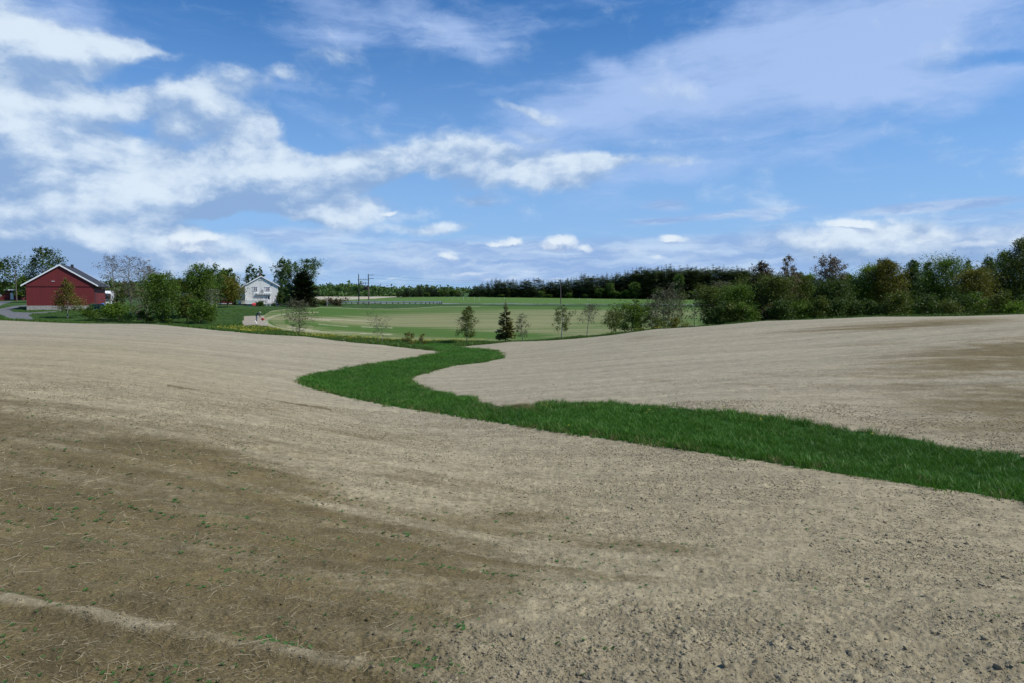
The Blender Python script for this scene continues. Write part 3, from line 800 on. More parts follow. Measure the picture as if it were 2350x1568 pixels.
def broadleaf(rng, h, rad, base=0.2, shape='oval', leaves=2600, leaf=0.17, nb=26, stems=1, droop=0.0, clump=0.55, lean=0.0, sparse=0.0, trunk_r=None):
    """branching trunk + limbs + twigs, leaf clumps gathered along the outer part of the limbs"""
    VS, FS = [], []
    tips = []
    leaves = int(leaves * 2.1); leaf = leaf * 0.84
    trunk_r = trunk_r or max(0.05, h * 0.014)
    prof = {'oval': lambda t: math.sin(math.pi * min(1, (t * 0.92 + 0.08))) ** 0.6,
            'birch': lambda t: (math.sin(math.pi * min(1, t * 0.80 + 0.14)) ** 0.8) * (1 - 0.35 * t),
            'round': lambda t: math.sqrt(max(0.03, 1 - (2 * t - 0.95) ** 2)),
            'dome': lambda t: math.sqrt(max(0.03, 1 - t ** 2.2)),
            'cone': lambda t: max(0.08, (1 - t) ** 0.8 * min(1, 0.55 + t * 3)),
            'column': lambda t: math.sin(math.pi * min(1, t * 0.86 + 0.12)) ** 0.45,
            'vase': lambda t: 0.35 + 0.75 * math.sin(math.pi * min(1, 0.1 + t * 0.62))}[shape]
    for s in range(stems):
        ang0 = rng.uniform(0, 6.28)
        sp = (0.0 if stems == 1 else rad * 0.42)
        off = np.array([math.cos(ang0) * sp * 0.4, math.sin(ang0) * sp * 0.4, 0])
        hh = h * (1.0 if s == 0 else rng.uniform(0.72, 0.98))
        top = off * 2.2 + np.array([lean * h + rng.normal() * 0.03 * h, rng.normal() * 0.03 * h, hh])
        pts = [off + (top - off) * t + np.array([math.sin(t * 5 + ang0), math.cos(t * 4 + ang0), 0]) * h * 0.012 * (t > 0) for t in np.linspace(0, 1, 9)]
        pts[0][2] = -0.25
        tube(pts, [trunk_r * (1.25 if i == 0 else 1.0) * (1 - 0.88 * i / 8) / (stems ** 0.4) for i in range(9)], 6, VS, FS)
        P = np.array(pts)
        m = max(4, nb // stems)
        for k in range(m):
            t = (k + rng.uniform(0, 1)) / m
            zf = base + (1 - base) * (t ** 0.9) * 0.97
            i = min(7, int(zf * 8)); f = zf * 8 - i
            o = P[i] * (1 - f) + P[i + 1] * f
            L = rad * prof(t) * rng.uniform(0.65, 1.15) / (1.0 if stems == 1 else 1.35)
            a = k * 2.399 + rng.uniform(-0.5, 0.5)
            up = rng.uniform(0.15, 0.55) + 0.55 * t - droop * 0.4
            dirv = np.array([math.cos(a), math.sin(a), up])
            br = [o]
            for q in range(1, 5):
                u = q / 4
                br.append(o + dirv * L * u + np.array([0, 0, -droop * L * u * u * 0.8]) + rng.normal(size=3) * 0.05 * L)
            r0 = max(0.014, trunk_r * 0.34 * (1 - 0.6 * zf))
            tube(br, [r0 * (1 - 0.8 * q / 4) for q in range(5)], 3, VS, FS)
            for q in (2, 3, 4):
                tips.append((br[q], L))
            for w in range(3):
                q = rng.integers(1, 4); s0 = br[q] + (br[q + 1] - br[q]) * rng.uniform(0, 1)
                e = s0 + (rng.normal(size=3) * 0.55 + np.array([dirv[0], dirv[1], 0.35 - droop])) * L * 0.33
                tube([s0, (s0 + e) / 2 + rng.normal(size=3) * 0.02 * L, e], [r0 * 0.4, r0 * 0.3, r0 * 0.15], 3, VS, FS)
                tips.append((e, L))
        tips.append((P[-1], rad * 0.4)); tips.append((P[-2], rad * 0.4))
    if sparse:
        keep = rng.uniform(size=len(tips)) > sparse
        tips = [t for t, k in zip(tips, keep) if k] or tips[:4]
    # leaf clumps
    T = np.array([t[0] for t in tips]); Ls = np.array([max(0.25, t[1]) for t in tips])
    wgt = rng.uniform(0.3, 1.7, len(T)) * Ls; wgt /= wgt.sum()
    idx = rng.choice(len(T), leaves, p=wgt)
    C = T[idx] + rng.normal(size=(leaves, 3)) * (Ls[idx] * clump * 0.42)[:, None] * np.array([1, 1, 0.8 + droop * 0.6])
    C[:, 2] -= droop * np.abs(rng.normal(size=leaves)) * Ls[idx] * 0.35
    C[:, 2] = np.maximum(C[:, 2], 0.05)
    clt = rng.uniform(0, 1, len(T))
    LV, LF = leaf_quads(rng, C, leaf)
    tint = np.clip(clt[idx] * 0.65 + rng.uniform(0, 0.5, leaves), 0, 1)
    TV = np.concatenate(VS)
    return TV, np.array(FS), LV, LF, tint

def conifer(rng, h, rad, whorls=24, per=9, twigs=7, base=0.1, jag=0.25, open_=0.0, power=0.85, sz=1.0):
    VS, FS = [], []
    pts = [np.array([0.01 * h * math.sin(t * 3), 0.008 * h * math.cos(t * 4) - 0.008 * h, h * t]) for t in np.linspace(0, 1, 7)]
    pts[0][2] = -0.3
    tr = max(0.05, h * 0.013)
    tube(pts, [tr * (1 - 0.93 * i / 6) for i in range(7)], 6, VS, FS)
    TV = np.concatenate(VS); TF = np.array(FS)
    V, F, tint = [], [], []
    n = 0
    for w in range(whorls):
        t = w / (whorls - 1)
        z = h * (base + (1 - base) * t * 0.985)
        L0 = rad * max(0.035, (1 - t) ** power * min(1.0, 0.72 + t * 2.2))
        L0 *= 1 + jag * rng.normal() * 0.5
        for k in range(per if t < 0.8 else max(4, per - 3)):
            if rng.uniform() < open_: continue
            a = rng.uniform(0, 6.283)
            L = L0 * (1 + jag * rng.normal() * 0.7); L = max(L, 0.06 * rad)
            ca, sa = math.cos(a), math.sin(a)
            sag = (0.30 - 0.75 * t) * L * rng.uniform(0.6, 1.3)
            tl = rng.uniform(0, 1)
            zz = z + rng.normal() * 0.012 * h
            def at(u):
                return np.array([ca * L * u, sa * L * u, zz - sag * u + 0.22 * L * max(0, u - 0.55) ** 1.2])
            side = np.array([-sa, ca, 0.0])
            # spray of twigs on both sides of the bough, plus hanging ones
            for q in range(twigs):
                u0 = 0.12 + 0.86 * q / twigs; u1 = min(1.08, u0 + 0.42)
                p0 = at(u0); p1 = at(min(1, u0 + 0.13)); wd = L * 0.26 * (1.15 - u0 * 0.75) * sz
                for sgn in (1, -1):
                    e = at(u1) + side * sgn * wd * rng.uniform(0.7, 1.4) + np.array([0, 0, -0.11 * L * rng.uniform(0.2, 1.5)])
                    V += [p0, p1, e]; F.append((n, n + 1, n + 2)); n += 3; tint.append(np.clip(tl * 0.6 + 0.45 * u0 + rng.uniform(-.15, .15), 0, 1))
                if True:
                    e = (p0 + p1) / 2 + np.array([0, 0, -0.20 * L * rng.uniform(0.5, 1.4)])
                    V += [p0, at(min(1.0, u0 + 0.22)), e]; F.append((n, n + 1, n + 2)); n += 3; tint.append(np.clip(tl * 0.4 + rng.uniform(0, .2), 0, 1))
    return TV, TF, np.array(V), np.array(F), np.array(tint)

def tree_obj(name, cat, label, loc, parts, bark, hue, group=None, rz=0.0):
    TV, TF, LV, LF, tint = parts
    root = empty(name, loc, rz, label=label, cat=cat, group=group)
    tm = mesh_np('trunk', TV, TF, BARK[bark], True)
    link(bpy.data.objects.new('trunk', tm), root)
    lm = mesh_np('crown', LV, LF, LEAF[hue], False)
    fattr(lm, 'tint', tint, 'FACE')
    link(bpy.data.objects.new('crown', lm), root)
    return root
def copy_tree(o, loc, rz, sc, label=None):
    c = o.copy(); COL.objects.link(c)
    c.location = loc; c.rotation_euler = (0, 0, rz); c.scale = sc
    if label: c['label'] = label
    for ch in o.children:
        d = ch.copy(); COL.objects.link(d); d.parent = c
    return c
_seed = [100]
def rngf():
    _seed[0] += 1
    return np.random.default_rng(_seed[0])
def plant(px, D, topY, width, label, kind='birch', hue='mid', bark='brown', name='birch_tree', cat='tree', group=None, **kw):
    """a tree rooted in the ground on bearing px at D metres; height and spread from its sight lines"""
    x, y, z = spot(px, D)
    h = z_at(topY, D) - z
    rad = width / FPX * D / 2
    rng = rngf()
    if kind == 'spruce':
        P = conifer(rng, h, rad, **kw)
    else:
        P = broadleaf(rng, h, rad, shape=kind, **kw)
    return tree_obj(name, cat, label, (x, y, z), P, bark, hue, group)

# ------------------------------------------------------------------ trees one by one
def build_trees():
    # the row along the ditch
    gr = 'young trees along the ditch'
    plant(1160, 88, 687, 43, 'small dense spruce, the only conifer in the row by the ditch', 'spruce', 'spruceolive', name='spruce_tree', group=gr, whorls=21, per=13, twigs=8, base=0.17, jag=0.26, power=0.85, sz=1.15)  # needles of a warm olive colour
    plant(1070, 90, 704, 44, 'leafy young birch left of the lone spruce in the ditch row', 'birch', 'olive', 'grey', group=gr, leaves=2250, leaf=0.082, nb=30, base=0.2, clump=0.5, droop=0.35)
    plant(1199, 92, 720, 34, 'thin young birch close to the right of the lone spruce', 'birch', 'grey', 'grey', group=gr, leaves=630, leaf=0.074, nb=24, base=0.2, droop=0.2, sparse=0.3)
    plant(1289, 90, 700, 50, 'tall pale-stemmed birch with tufts of leaves and one long low branch to the left', 'birch', 'olive', 'birch', group=gr, leaves=1125, leaf=0.082, nb=22, base=0.28, sparse=0.35, clump=0.45, droop=0.3, trunk_r=0.09)
    plant(1347, 92, 700, 46, 'nearly leafless leaning birch between the pale-stemmed birch and the round one', 'birch', 'grey', 'grey', group=gr, leaves=720, leaf=0.074, nb=24, base=0.4, lean=0.06, sparse=0.3)
    plant(1401, 92, 712, 54, 'small spreading birch with a forked trunk beside the big grey willow', 'round', 'olive', 'brown', group=gr, leaves=1350, leaf=0.090, nb=22, base=0.3, stems=2, clump=0.5, droop=0.35)
    plant(872, 86, 728, 46, 'almost bare sapling with several stems behind the left field edge', 'vase', 'grey', 'grey', name='sapling', group=gr, leaves=360, leaf=0.066, nb=22, base=0.35, stems=2, sparse=0.25)
    plant(686, 90, 693, 66, 'sparse grey birch standing in front of the large dark spruce', 'oval', 'grey', 'brown', group=gr, leaves=1500, leaf=0.082, nb=36, base=0.2, clump=0.6, sparse=0.15, droop=0.1)
    plant(940, 87, 764, 34, 'low yellow-green bush in the ditch, left of the leafy birch', 'dome', 'gold', 'brown', name='ditch_bush', cat='bush', leaves=390, leaf=0.090, nb=10, base=0.05, stems=2)
    plant(968, 88, 768, 22, 'smaller yellow-green bush right beside the low ditch bush', 'dome', 'gold', 'brown', name='ditch_bush', cat='bush', leaves=240, leaf=0.082, nb=8, base=0.05, stems=2)

    # farmyard side, left to right
    plant(-6, 190, 604, 74, 'dark leafy tree cut off by the left edge of the picture', 'oval', 'dark', leaves=2600, leaf=0.30, nb=26, base=0.15)
    plant(57, 205, 637, 34, 'bushy green tree between the wooden pole and the red barn', 'oval', 'mid', name='leafy_tree', leaves=1200, leaf=0.28, nb=20, base=0.05)
    plant(103, 178, 568, 84, 'tall ragged birch rising behind the ridge of the red barn', 'birch', 'dark', 'birch', leaves=2600, leaf=0.24, nb=34, base=0.25, droop=0.45, clump=0.42)
    plant(156, 122, 639, 58, 'young birch with a white trunk and orange-green leaves in front of the red barn', 'cone', 'amber', 'birch', leaves=2300, leaf=0.12, nb=34, base=0.2, clump=0.5, droop=0.25, trunk_r=0.10)
    asp = 'budding aspens beside the parked lorry'
    for px, D, top, wd, lab, st in ((268, 126, 590, 52, 'leftmost tall reddish-budded aspen, next to the parked lorry', 1), (300, 128, 592, 58, 'reddish-budded aspen with the straightest pale trunk, in the middle of the bare group', 1),
                                (331, 127, 601, 56, 'right-hand reddish-budded aspen of the bare group, against the dark round tree', 2), (352, 132, 616, 44, 'low slim budded aspen half hidden by the dark round tree', 1)):
        plant(px, D, top, wd, lab, 'column', 'bud', 'grey', name='aspen_tree', group=asp, leaves=1050, leaf=0.105, nb=60, base=0.22, stems=st, clump=0.34, trunk_r=0.13)
    plant(270, 120, 645, 34, 'slim olive-green birch filled in beneath the leftmost aspen', 'oval', 'olive', 'grey', leaves=900, leaf=0.13, nb=24, base=0.1, stems=2)
    plant(318, 122, 660, 60, 'grey-brown leafless thicket between the aspen trunks', 'vase', 'bud', 'grey', name='thicket_bush', cat='bush', leaves=700, leaf=0.11, nb=34, base=0.05, stems=4, sparse=0.1)
    plant(282, 118, 700, 70, 'bright green bush at the feet of the aspens, left one', 'dome', 'fresh', name='green_bush', cat='bush', leaves=1300, leaf=0.13, nb=20, base=0.02, stems=3)
    plant(245, 121, 704, 50, 'bright green bush beside the dark bins', 'dome', 'fresh', name='green_bush', cat='bush', leaves=900, leaf=0.13, nb=16, base=0.02, stems=3)
    plant(334, 118, 716, 50, 'olive bush at the field edge below the right-hand aspen', 'dome', 'olive', name='green_bush', cat='bush', leaves=800, leaf=0.13, nb=14, base=0.02, stems=3)
    plant(374, 116, 634, 68, 'dense dark-green broad tree standing right at the field edge', 'oval', 'mid', 'brown', name='leafy_tree', leaves=5200, leaf=0.15, nb=44, base=0.03, clump=0.7)
    plant(396, 130, 622, 28, 'thin wispy shoot-like birch poking up right of the dense dark-green tree', 'birch', 'mid', 'grey', leaves=260, leaf=0.14, nb=16, base=0.4)
    plant(434, 150, 606, 26, 'narrow dark spruce top showing among the yellow-green trees', 'spruce', 'spruce', name='spruce_tree', whorls=18, per=8, twigs=5, base=0.1)
    plant(452, 128, 608, 78, 'big yellow-green tree in the middle of the clump left of the white house', 'oval', 'mid', 'grey', name='leafy_tree', leaves=7000, leaf=0.15, nb=52, base=0.03, stems=2, clump=0.7)
    plant(205, 118, 712, 62, 'low green bush at the field edge right of the young birch', 'dome', 'mid', name='green_bush', cat='bush', leaves=900, leaf=0.13, nb=16, base=0.02, stems=3)
    plant(420, 126, 640, 44, 'olive tree filling the left shoulder of the clump', 'oval', 'olive', name='leafy_tree', leaves=2600, leaf=0.14, nb=34, base=0.03, clump=0.7)
    plant(478, 132, 632, 40, 'green tree filling the right shoulder of the clump', 'oval', 'mid', name='leafy_tree', leaves=2200, leaf=0.15, nb=30, base=0.05, clump=0.7)
    plant(480, 118, 706, 40, 'small green bush at the right foot of the clump', 'dome', 'mid', name='leafy_bush', cat='bush', leaves=800, leaf=0.13, nb=14, base=0.02, stems=2)
    plant(425, 118, 680, 50, 'rounded olive shrub in front of the big yellow-green tree, on its left', 'dome', 'olive', name='leafy_bush', cat='bush', leaves=1600, leaf=0.14, nb=22, base=0.02, stems=2)
    plant(455, 115, 690, 64, 'rounded green shrub in front of the big yellow-green tree, on its right', 'dome', 'mid', name='leafy_bush', cat='bush', leaves=1800, leaf=0.14, nb=22, base=0.02, stems=2)
    plant(496, 152, 606, 40, 'airy upright birch between the yellow-green clump and the round tree', 'birch', 'blue', 'birch', leaves=1100, leaf=0.19, nb=30, base=0.2, droop=0.3, clump=0.4)
    plant(487, 120, 664, 40, 'sparse grey birch with a white stem in front of the clump', 'oval', 'grey', 'birch', leaves=520, leaf=0.12, nb=30, base=0.15, sparse=0.2)
    plant(524, 172, 620, 36, 'round-topped green tree left of the white house', 'round', 'mid', name='leafy_tree', leaves=1900, leaf=0.24, nb=24, base=0.2)
    plant(522, 158, 651, 60, 'wide low bronze-leaved maple on the lawn before the white house', 'round', 'amber', name='maple_tree', leaves=4200, leaf=0.19, nb=40, base=0.22, clump=0.75)
    plant(565, 205, 626, 26, 'small pointed conifer behind the left roof slope of the white house', 'spruce', 'pine', name='pine_tree', whorls=14, per=7, twigs=4, base=0.1)
    plant(582, 212, 606, 32, 'birch rising behind the left roof slope of the white house', 'birch', 'blue', 'birch', leaves=1100, leaf=0.25, nb=26, base=0.25, droop=0.3, clump=0.4)
    plant(595.5, 218, 610, 18, 'slim birch top right above the chimney of the white house', 'birch', 'blue', 'birch', leaves=550, leaf=0.24, nb=18, base=0.3, clump=0.4)
    plant(646, 196, 592, 46, 'tall ragged birch just right of the white house', 'birch', 'blue', 'birch', leaves=2100, leaf=0.22, nb=36, base=0.22, droop=0.4, clump=0.4)
    plant(675, 200, 598, 52, 'broad birch between the tall ragged birch and the large dark spruce', 'birch', 'blue', 'birch', leaves=2300, leaf=0.22, nb=34, base=0.2, droop=0.3, clump=0.45)
    plant(704, 196, 598, 48, 'leafy birch crown showing above and behind the large dark spruce', 'oval', 'blue', 'grey', leaves=2200, leaf=0.22, nb=30, base=0.2)
    plant(697, 172, 622, 62, 'large dark spruce, broad and bushy, right of the white house', 'spruce', 'sprucedark', name='spruce_tree', whorls=28, per=20, twigs=8, base=0.03, jag=0.26, power=0.5, sz=1.5)
    plant(642.5, 176, 674, 12, 'narrow columnar cypress at the right corner of the white house', 'column', 'dark', name='cypress_tree', leaves=1100, leaf=0.16, nb=24, base=0.02, clump=0.8)
    plant(598, 168, 693.5, 13, 'round green bush at the deck, left of the white posts', 'dome', 'dark', name='garden_bush', cat='bush', leaves=700, leaf=0.15, nb=14, base=0.02)
    plant(629.5, 169, 697, 8, 'little conical bush before the deck skirting', 'cone', 'dark', name='garden_bush', cat='bush', leaves=420, leaf=0.13, nb=12, base=0.02)
    plant(597, 171, 678, 46, 'leafless grey shrub spread against the white house wall', 'vase', 'grey', 'grey', name='bare_shrub', cat='bush', leaves=50, leaf=0.10, nb=30, base=0.1, stems=4)
    plant(655, 205, 688, 36, 'dark hedge bush in the shade between the white house and the spruce', 'dome', 'dark', name='garden_bush', cat='bush', leaves=900, leaf=0.22, nb=16, base=0.02)

    # willow and alder thicket at the right end of the ditch
    th = 'alder and willow thicket at the edge of the right field'
    plant(1442, 96, 690, 70, 'green willow bush at the left end of the thicket', 'round', 'mid', name='willow_bush', cat='bush', group=th, leaves=2600, leaf=0.12, nb=36, base=0.04, stems=3)
    plant(1470, 98, 698, 50, 'second willow bush, greyer, tucked behind the green willow', 'round', 'olive', name='willow_bush', cat='bush', group=th, leaves=1300, leaf=0.12, nb=30, base=0.05, stems=3)
    plant(1496, 98, 676, 50, 'grey bare-twigged alder left of the tallest grey alder', 'oval', 'grey', 'grey', name='alder_tree', group=th, leaves=1300, leaf=0.10, nb=56, base=0.1, stems=3)
    plant(1532, 100, 648, 76, 'tallest grey alder of the thicket, with many thin stems', 'oval', 'grey', 'grey', name='alder_tree', group=th, leaves=2300, leaf=0.11, nb=72, base=0.12, stems=4, clump=0.6)
    plant(1568, 102, 672, 40, 'thin green alder leaning at the gap in the thicket', 'birch', 'olive', 'grey', name='alder_tree', group=th, leaves=420, leaf=0.11, nb=26, base=0.3, lean=-0.08)
    plant(1592, 103, 688, 26, 'slender bare alder standing in the gap before the far field', 'birch', 'grey', 'grey', name='alder_tree', group=th, leaves=180, leaf=0.10, nb=18, base=0.35, lean=0.07)
    plant(1556, 95, 735, 50, 'low yellow-green bush at the foot of the grey alders', 'dome', 'gold', name='field_bush', cat='bush', leaves=700, leaf=0.11, nb=16, base=0.02, stems=3)
    plant(1515, 94, 738, 46, 'low dark bush under the tallest grey alder', 'dome', 'olive', name='field_bush', cat='bush', leaves=600, leaf=0.11, nb=16, base=0.02, stems=3)

    # the belt of trees on the right
    bl = 'mixed tree belt behind the right-hand field'
    T = [
        (1632, 104, 664, 62, 'olive', 'oval', 'olive alder at the left end of the belt, beside the gap', 1900, 'grey'),
        (1660, 112, 652, 56, 'grey', 'oval', 'grey half-leafed alder, second in the belt', 1500, 'grey'),
        (1690, 100, 662, 66, 'mid', 'oval', 'green alder with several stems before the dark conifers', 2300, 'grey'),
        (1722, 108, 640, 60, 'olive', 'oval', 'dull green tree left of the pointed brown one', 2300, 'brown'),
        (1748, 106, 600, 56, 'rust', 'birch', 'pointed brown-budded tree left of the twin-topped aspen', 2300, 'brown'),
        (1796, 104, 588, 62, 'bud', 'column', 'twin-topped brown aspen with open crown against the sky', 1500, 'grey'),
        (1776, 100, 640, 70, 'olive', 'oval', 'dark olive tree below the twin-topped aspen', 2600, 'brown'),
        (1826, 108, 628, 50, 'olive', 'round', 'yellowish green tree right of the twin-topped aspen', 1900, 'brown'),
        (1852, 112, 632, 44, 'fresh', 'round', 'fresh green tree in the dip between the two aspens', 1700, 'brown'),
        (1898, 102, 585, 78, 'bud', 'round', 'domed reddish-brown aspen, the roundest crown in the belt', 2100, 'grey'),
        (1912, 99, 650, 70, 'dark', 'oval', 'dark understorey tree below the domed aspen', 2300, 'brown'),
        (1946, 108, 632, 50, 'mid', 'round', 'mid-green tree right of the domed aspen', 2000, 'brown'),
        (1984, 106, 616, 66, 'fresh', 'round', 'light green rounded tree with a billowing top', 2800, 'brown'),
        (2031, 102, 596, 58, 'amber', 'oval', 'tall bronze-green tree with a narrow rounded top', 3000, 'brown'),
        (2066, 108, 630, 40, 'olive', 'oval', 'slim olive tree between the bronze-green tree and the bluish birch', 1500, 'brown'),
        (2092, 106, 596, 52, 'blue', 'birch', 'bluish pointed birch with a dense top', 2700, 'birch'),
        (2120, 109, 600, 50, 'blue', 'birch', 'airy pale birch right beside the bluish pointed one', 1500, 'birch'),
        (2168, 106, 604, 104, 'mid', 'dome', 'wide flat-topped green maple in the belt', 4200, 'brown'),
        (2213, 112, 595, 28, 'blue', 'birch', 'small birch top peeking up right of the flat-topped maple', 800, 'birch'),
        (2232, 100, 622, 62, 'amber', 'oval', 'brown-leaved tree in front of the gap with sky showing through', 2400, 'brown'),
        (2262, 108, 588, 60, 'blue', 'birch', 'loose birch with sky showing through, left of the tallest tree', 2000, 'birch'),
        (2298, 110, 578, 54, 'mid', 'oval', 'green tree leaning on the tallest tree from the left', 2000, 'brown'),
        (2338, 104, 547, 96, 'olive', 'birch', 'tallest tree of the belt, at the right edge of the picture', 4200, 'brown'),
        (2392, 104, 560, 90, 'dark', 'oval', 'dark tree cut off by the right edge of the picture', 2600, 'brown'),
        (2460, 106, 566, 96, 'mid', 'oval', 'green tree just beyond the right edge of the picture', 1800, 'brown')]
    for px, D, top, wd, lf, sh, lab, nl, bk in T:
        openc = lab.startswith(('twin', 'domed'))
        plant(px, D, top, wd, lab, sh, lf, bk, name='birch_tree' if 'birch' in lab else ('aspen_tree' if 'aspen' in lab else 'leafy_tree'), group=bl,
              leaves=int(nl * (3.5 if not openc else 3.2)), leaf=0.112 if not openc else 0.10, nb=54 if not openc else 66, base=0.06, stems=2 if openc else 1, clump=0.74 if not openc else 0.40, droop=0.3 if sh == 'birch' else 0.0)
    # understorey shrubs at the foot of the belt; shade partly put into their dark leaves
    rng = rngf()
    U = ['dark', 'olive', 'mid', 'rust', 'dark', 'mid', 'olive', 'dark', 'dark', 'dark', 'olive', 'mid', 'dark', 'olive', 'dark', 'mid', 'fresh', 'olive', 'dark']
    UL = ['dark shrub at the left end of the belt', 'olive shrub under the second alder', 'green shrub left of the pointed brown tree', 'rusty shrub under the pointed brown tree', 'dark shrub under the twin-topped aspen',
          'green shrub right of the twin-topped aspen', 'olive shrub in the dip between the aspens', 'dark shrub left of the domed aspen trunk', 'second dark shrub, right of the domed aspen trunk', 'dark shrub under the light green rounded tree',
          'olive shrub under the tall bronze-green tree', 'green shrub under the slim olive tree', 'dark shrub under the bluish pointed birch', 'olive shrub left under the flat-topped maple', 'dark shrub right under the flat-topped maple',
          'green shrub under the brown-leaved tree', 'bright fresh-leaved shrub at the foot of the tallest tree', 'olive shrub under the tallest tree, on its left', 'dark shrub cut off by the right picture edge, under the belt']
    for i, (lf, lb) in enumerate(zip(U, UL)):
        px = 1640 + i * 40 + rng.uniform(-8, 8)
        if i == 16: px = 2330
        if i == 17: px = 2290
        if i == 18: px = 2365
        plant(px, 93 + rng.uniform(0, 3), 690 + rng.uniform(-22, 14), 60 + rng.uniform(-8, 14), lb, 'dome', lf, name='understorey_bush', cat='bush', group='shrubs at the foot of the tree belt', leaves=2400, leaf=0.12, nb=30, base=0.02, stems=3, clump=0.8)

    # --- forest beyond the green field: prototypes shared by many copies
    rng = rngf()
    protos = []
    for k in range(5):
        P = conifer(np.random.default_rng(900 + k), 18.0, [2.9, 3.3, 2.5, 3.6, 2.8][k], whorls=24, per=10, twigs=4, base=0.05 + 0.03 * (k % 3), jag=0.26, open_=0.02 * k, power=[0.7, 0.55, 0.72, 0.48, 0.6][k], sz=2.8)
        protos.append(P)
    shared = [None] * 5
    lab_s = 'dark spruce in the dense wood beyond the green field'
    gs = 'spruces of the wood beyond the green field'
    def forest_spruce(px, D, topY, wscale=1.0, k=None):
        k = rng.integers(0, 5) if k is None else k
        x, y, z = spot(px, D)
        h = z_at(topY, D) - z
        s = h / 18.0
        rz = rng.uniform(0, 6.28)
        if shared[k] is None:
            shared[k] = tree_obj('spruce_tree', 'tree', lab_s, (x, y, z), protos[k], 'brown', 'spruce' if k != 3 else 'pine', gs, rz)
            shared[k].scale = (s * wscale, s * wscale, s)
        else:
            copy_tree(shared[k], (x, y, z), rz, (s * wscale, s * wscale, s))
    topline = [(900, 668), (925, 660), (960, 657), (1000, 657), (1040, 661), (1068, 669), (1085, 660), (1100, 650), (1130, 640), (1200, 640), (1280, 639), (1330, 630), (1370, 626), (1430, 620), (1480, 612), (1540, 607), (1600, 608), (1660, 607), (1715, 613), (1760, 622), (1830, 634), (1950, 636), (2080, 632)]
    def top_at(px): return float(np.interp(px, [a for a, _ in topline], [b for _, b in topline]))
    px = 912
    while px < 1066:
        forest_spruce(px, 470 + rng.uniform(-8, 30), top_at(px) + rng.uniform(-3, 6), 1.8); px += rng.uniform(3.2, 5.6)
    px = 1072
    while px < 1735:
        Db = np.interp(px, [1072, 1300, 1720], [445, 420, 372])
        forest_spruce(px, Db + rng.uniform(-4, 6), top_at(px) + rng.uniform(2, 14), 1.9); px += rng.uniform(5.5, 9.5)
    px = 1080
    while px < 1760:
        Db = np.interp(px, [1072, 1300, 1720], [460, 436, 390])
        forest_spruce(px, Db + rng.uniform(-4, 12), top_at(px) + rng.uniform(-5, 6), 1.85); px += rng.uniform(7, 12)
    px = 1740
    while px < 2090:
        forest_spruce(px, 360 + rng.uniform(-10, 20), top_at(px) + rng.uniform(-3, 6), 1.7); px += rng.uniform(10, 17)
    # fresh birches along the wood's edge
    bp = None
    spots_b = [(1243, 668, 12), (1260, 676, 14), (1305, 672, 12), (1377, 662, 18), (1399, 650, 16), (1413, 668, 20), (1428, 672, 16), (1455, 648, 22), (1462, 670, 16), (1502, 664, 14), (1512, 660, 14), (1556, 630, 20), (1585, 668, 30), (1604, 672, 24), (1445, 666, 22), (1662, 660, 24), (1640, 668, 26), (980, 672, 14), (1015, 666, 18), (1038, 665, 20), (1150, 676, 12), (1345, 676, 12)]
    bt = []
    for i, (px, top, wd) in enumerate(spots_b):
        Db = np.interp(px, [900, 1072, 1300, 1720], [465, 438, 411, 364])
        x, y, z = spot(px, Db); h = z_at(top, Db) - z
        rad = wd / FPX * Db / 2; c = None
        if bp is None:
            P = broadleaf(np.random.default_rng(77), 10.0, 2.4, base=0.1, shape='oval', leaves=1100, leaf=0.34, nb=22, clump=0.6)
            bp = [tree_obj('birch_tree', 'tree', 'fresh green birch at the edge of the dark spruce wood', (x, y, z), P, 'birch', 'woodedge', 'fresh birches along the edge of the wood'), None]
            bp[0].scale = (rad / 2.4, rad / 2.4, h / 10)
        else:
            c = copy_tree(bp[0], (x, y, z), rng.uniform(0, 6.28), (rad / 2.4, rad / 2.4, h / 10))
        bt.append((px, bp[0] if c is None else c))
    ordn = ['first', 'second', 'third', 'fourth', 'fifth', 'sixth', 'seventh', 'eighth', 'ninth', 'tenth', 'eleventh', 'twelfth', 'thirteenth', 'fourteenth', 'fifteenth', 'sixteenth', 'seventeenth']
    lf = sorted([b for b in bt if b[0] < 1287], key=lambda b: -b[0]); rt = sorted([b for b in bt if b[0] >= 1287], key=lambda b: b[0])
    for side, ls in (('left', lf), ('right', rt)):
        for q, (p, o) in enumerate(ls):
            o['label'] = 'fresh green birch before the dark wood, %s to the %s of the single pole' % (ordn[q], side)
    # dense interior of the wood, seen only as dark mass between the trunks
    VS, FS, TT = [], [], []
    n = 0
    for i in range(230):
        px = rng.uniform(1085, 2080); Db = np.interp(px, [1072, 1300, 1720, 2080], [476, 452, 408, 392]) + rng.uniform(0, 60)
        x, y, z = spot(px, Db); h = (z_at(top_at(px) + 6 + rng.uniform(0, 10), Db) - z)
        P = protos[rng.integers(0, 5)]
        s = h / 18.0; a = rng.uniform(0, 6.28)
        Q = P[2][::1] * s
        q = np.stack([Q[:, 0] * math.cos(a) - Q[:, 1] * math.sin(a) + x, Q[:, 0] * math.sin(a) + Q[:, 1] * math.cos(a) + y, Q[:, 2] + z], 1)
        tri = P[3][::3]
        used, inv = np.unique(tri.ravel(), return_inverse=True)
        VS.append(q[used]); FS.append(inv.reshape(-1, 3) + n); n += len(used); TT.append(P[4][::3])
    me = mesh_np('spruce_wood', np.concatenate(VS), np.concatenate(FS), LEAF['spruce'])
    fattr(me, 'tint', np.concatenate(TT), 'FACE')
    link(tag(bpy.data.objects.new('spruce_wood', me), kind='stuff'))
    # far-off wooded hills on the horizon
    VS, FS, TT = [], [], []; n = 0
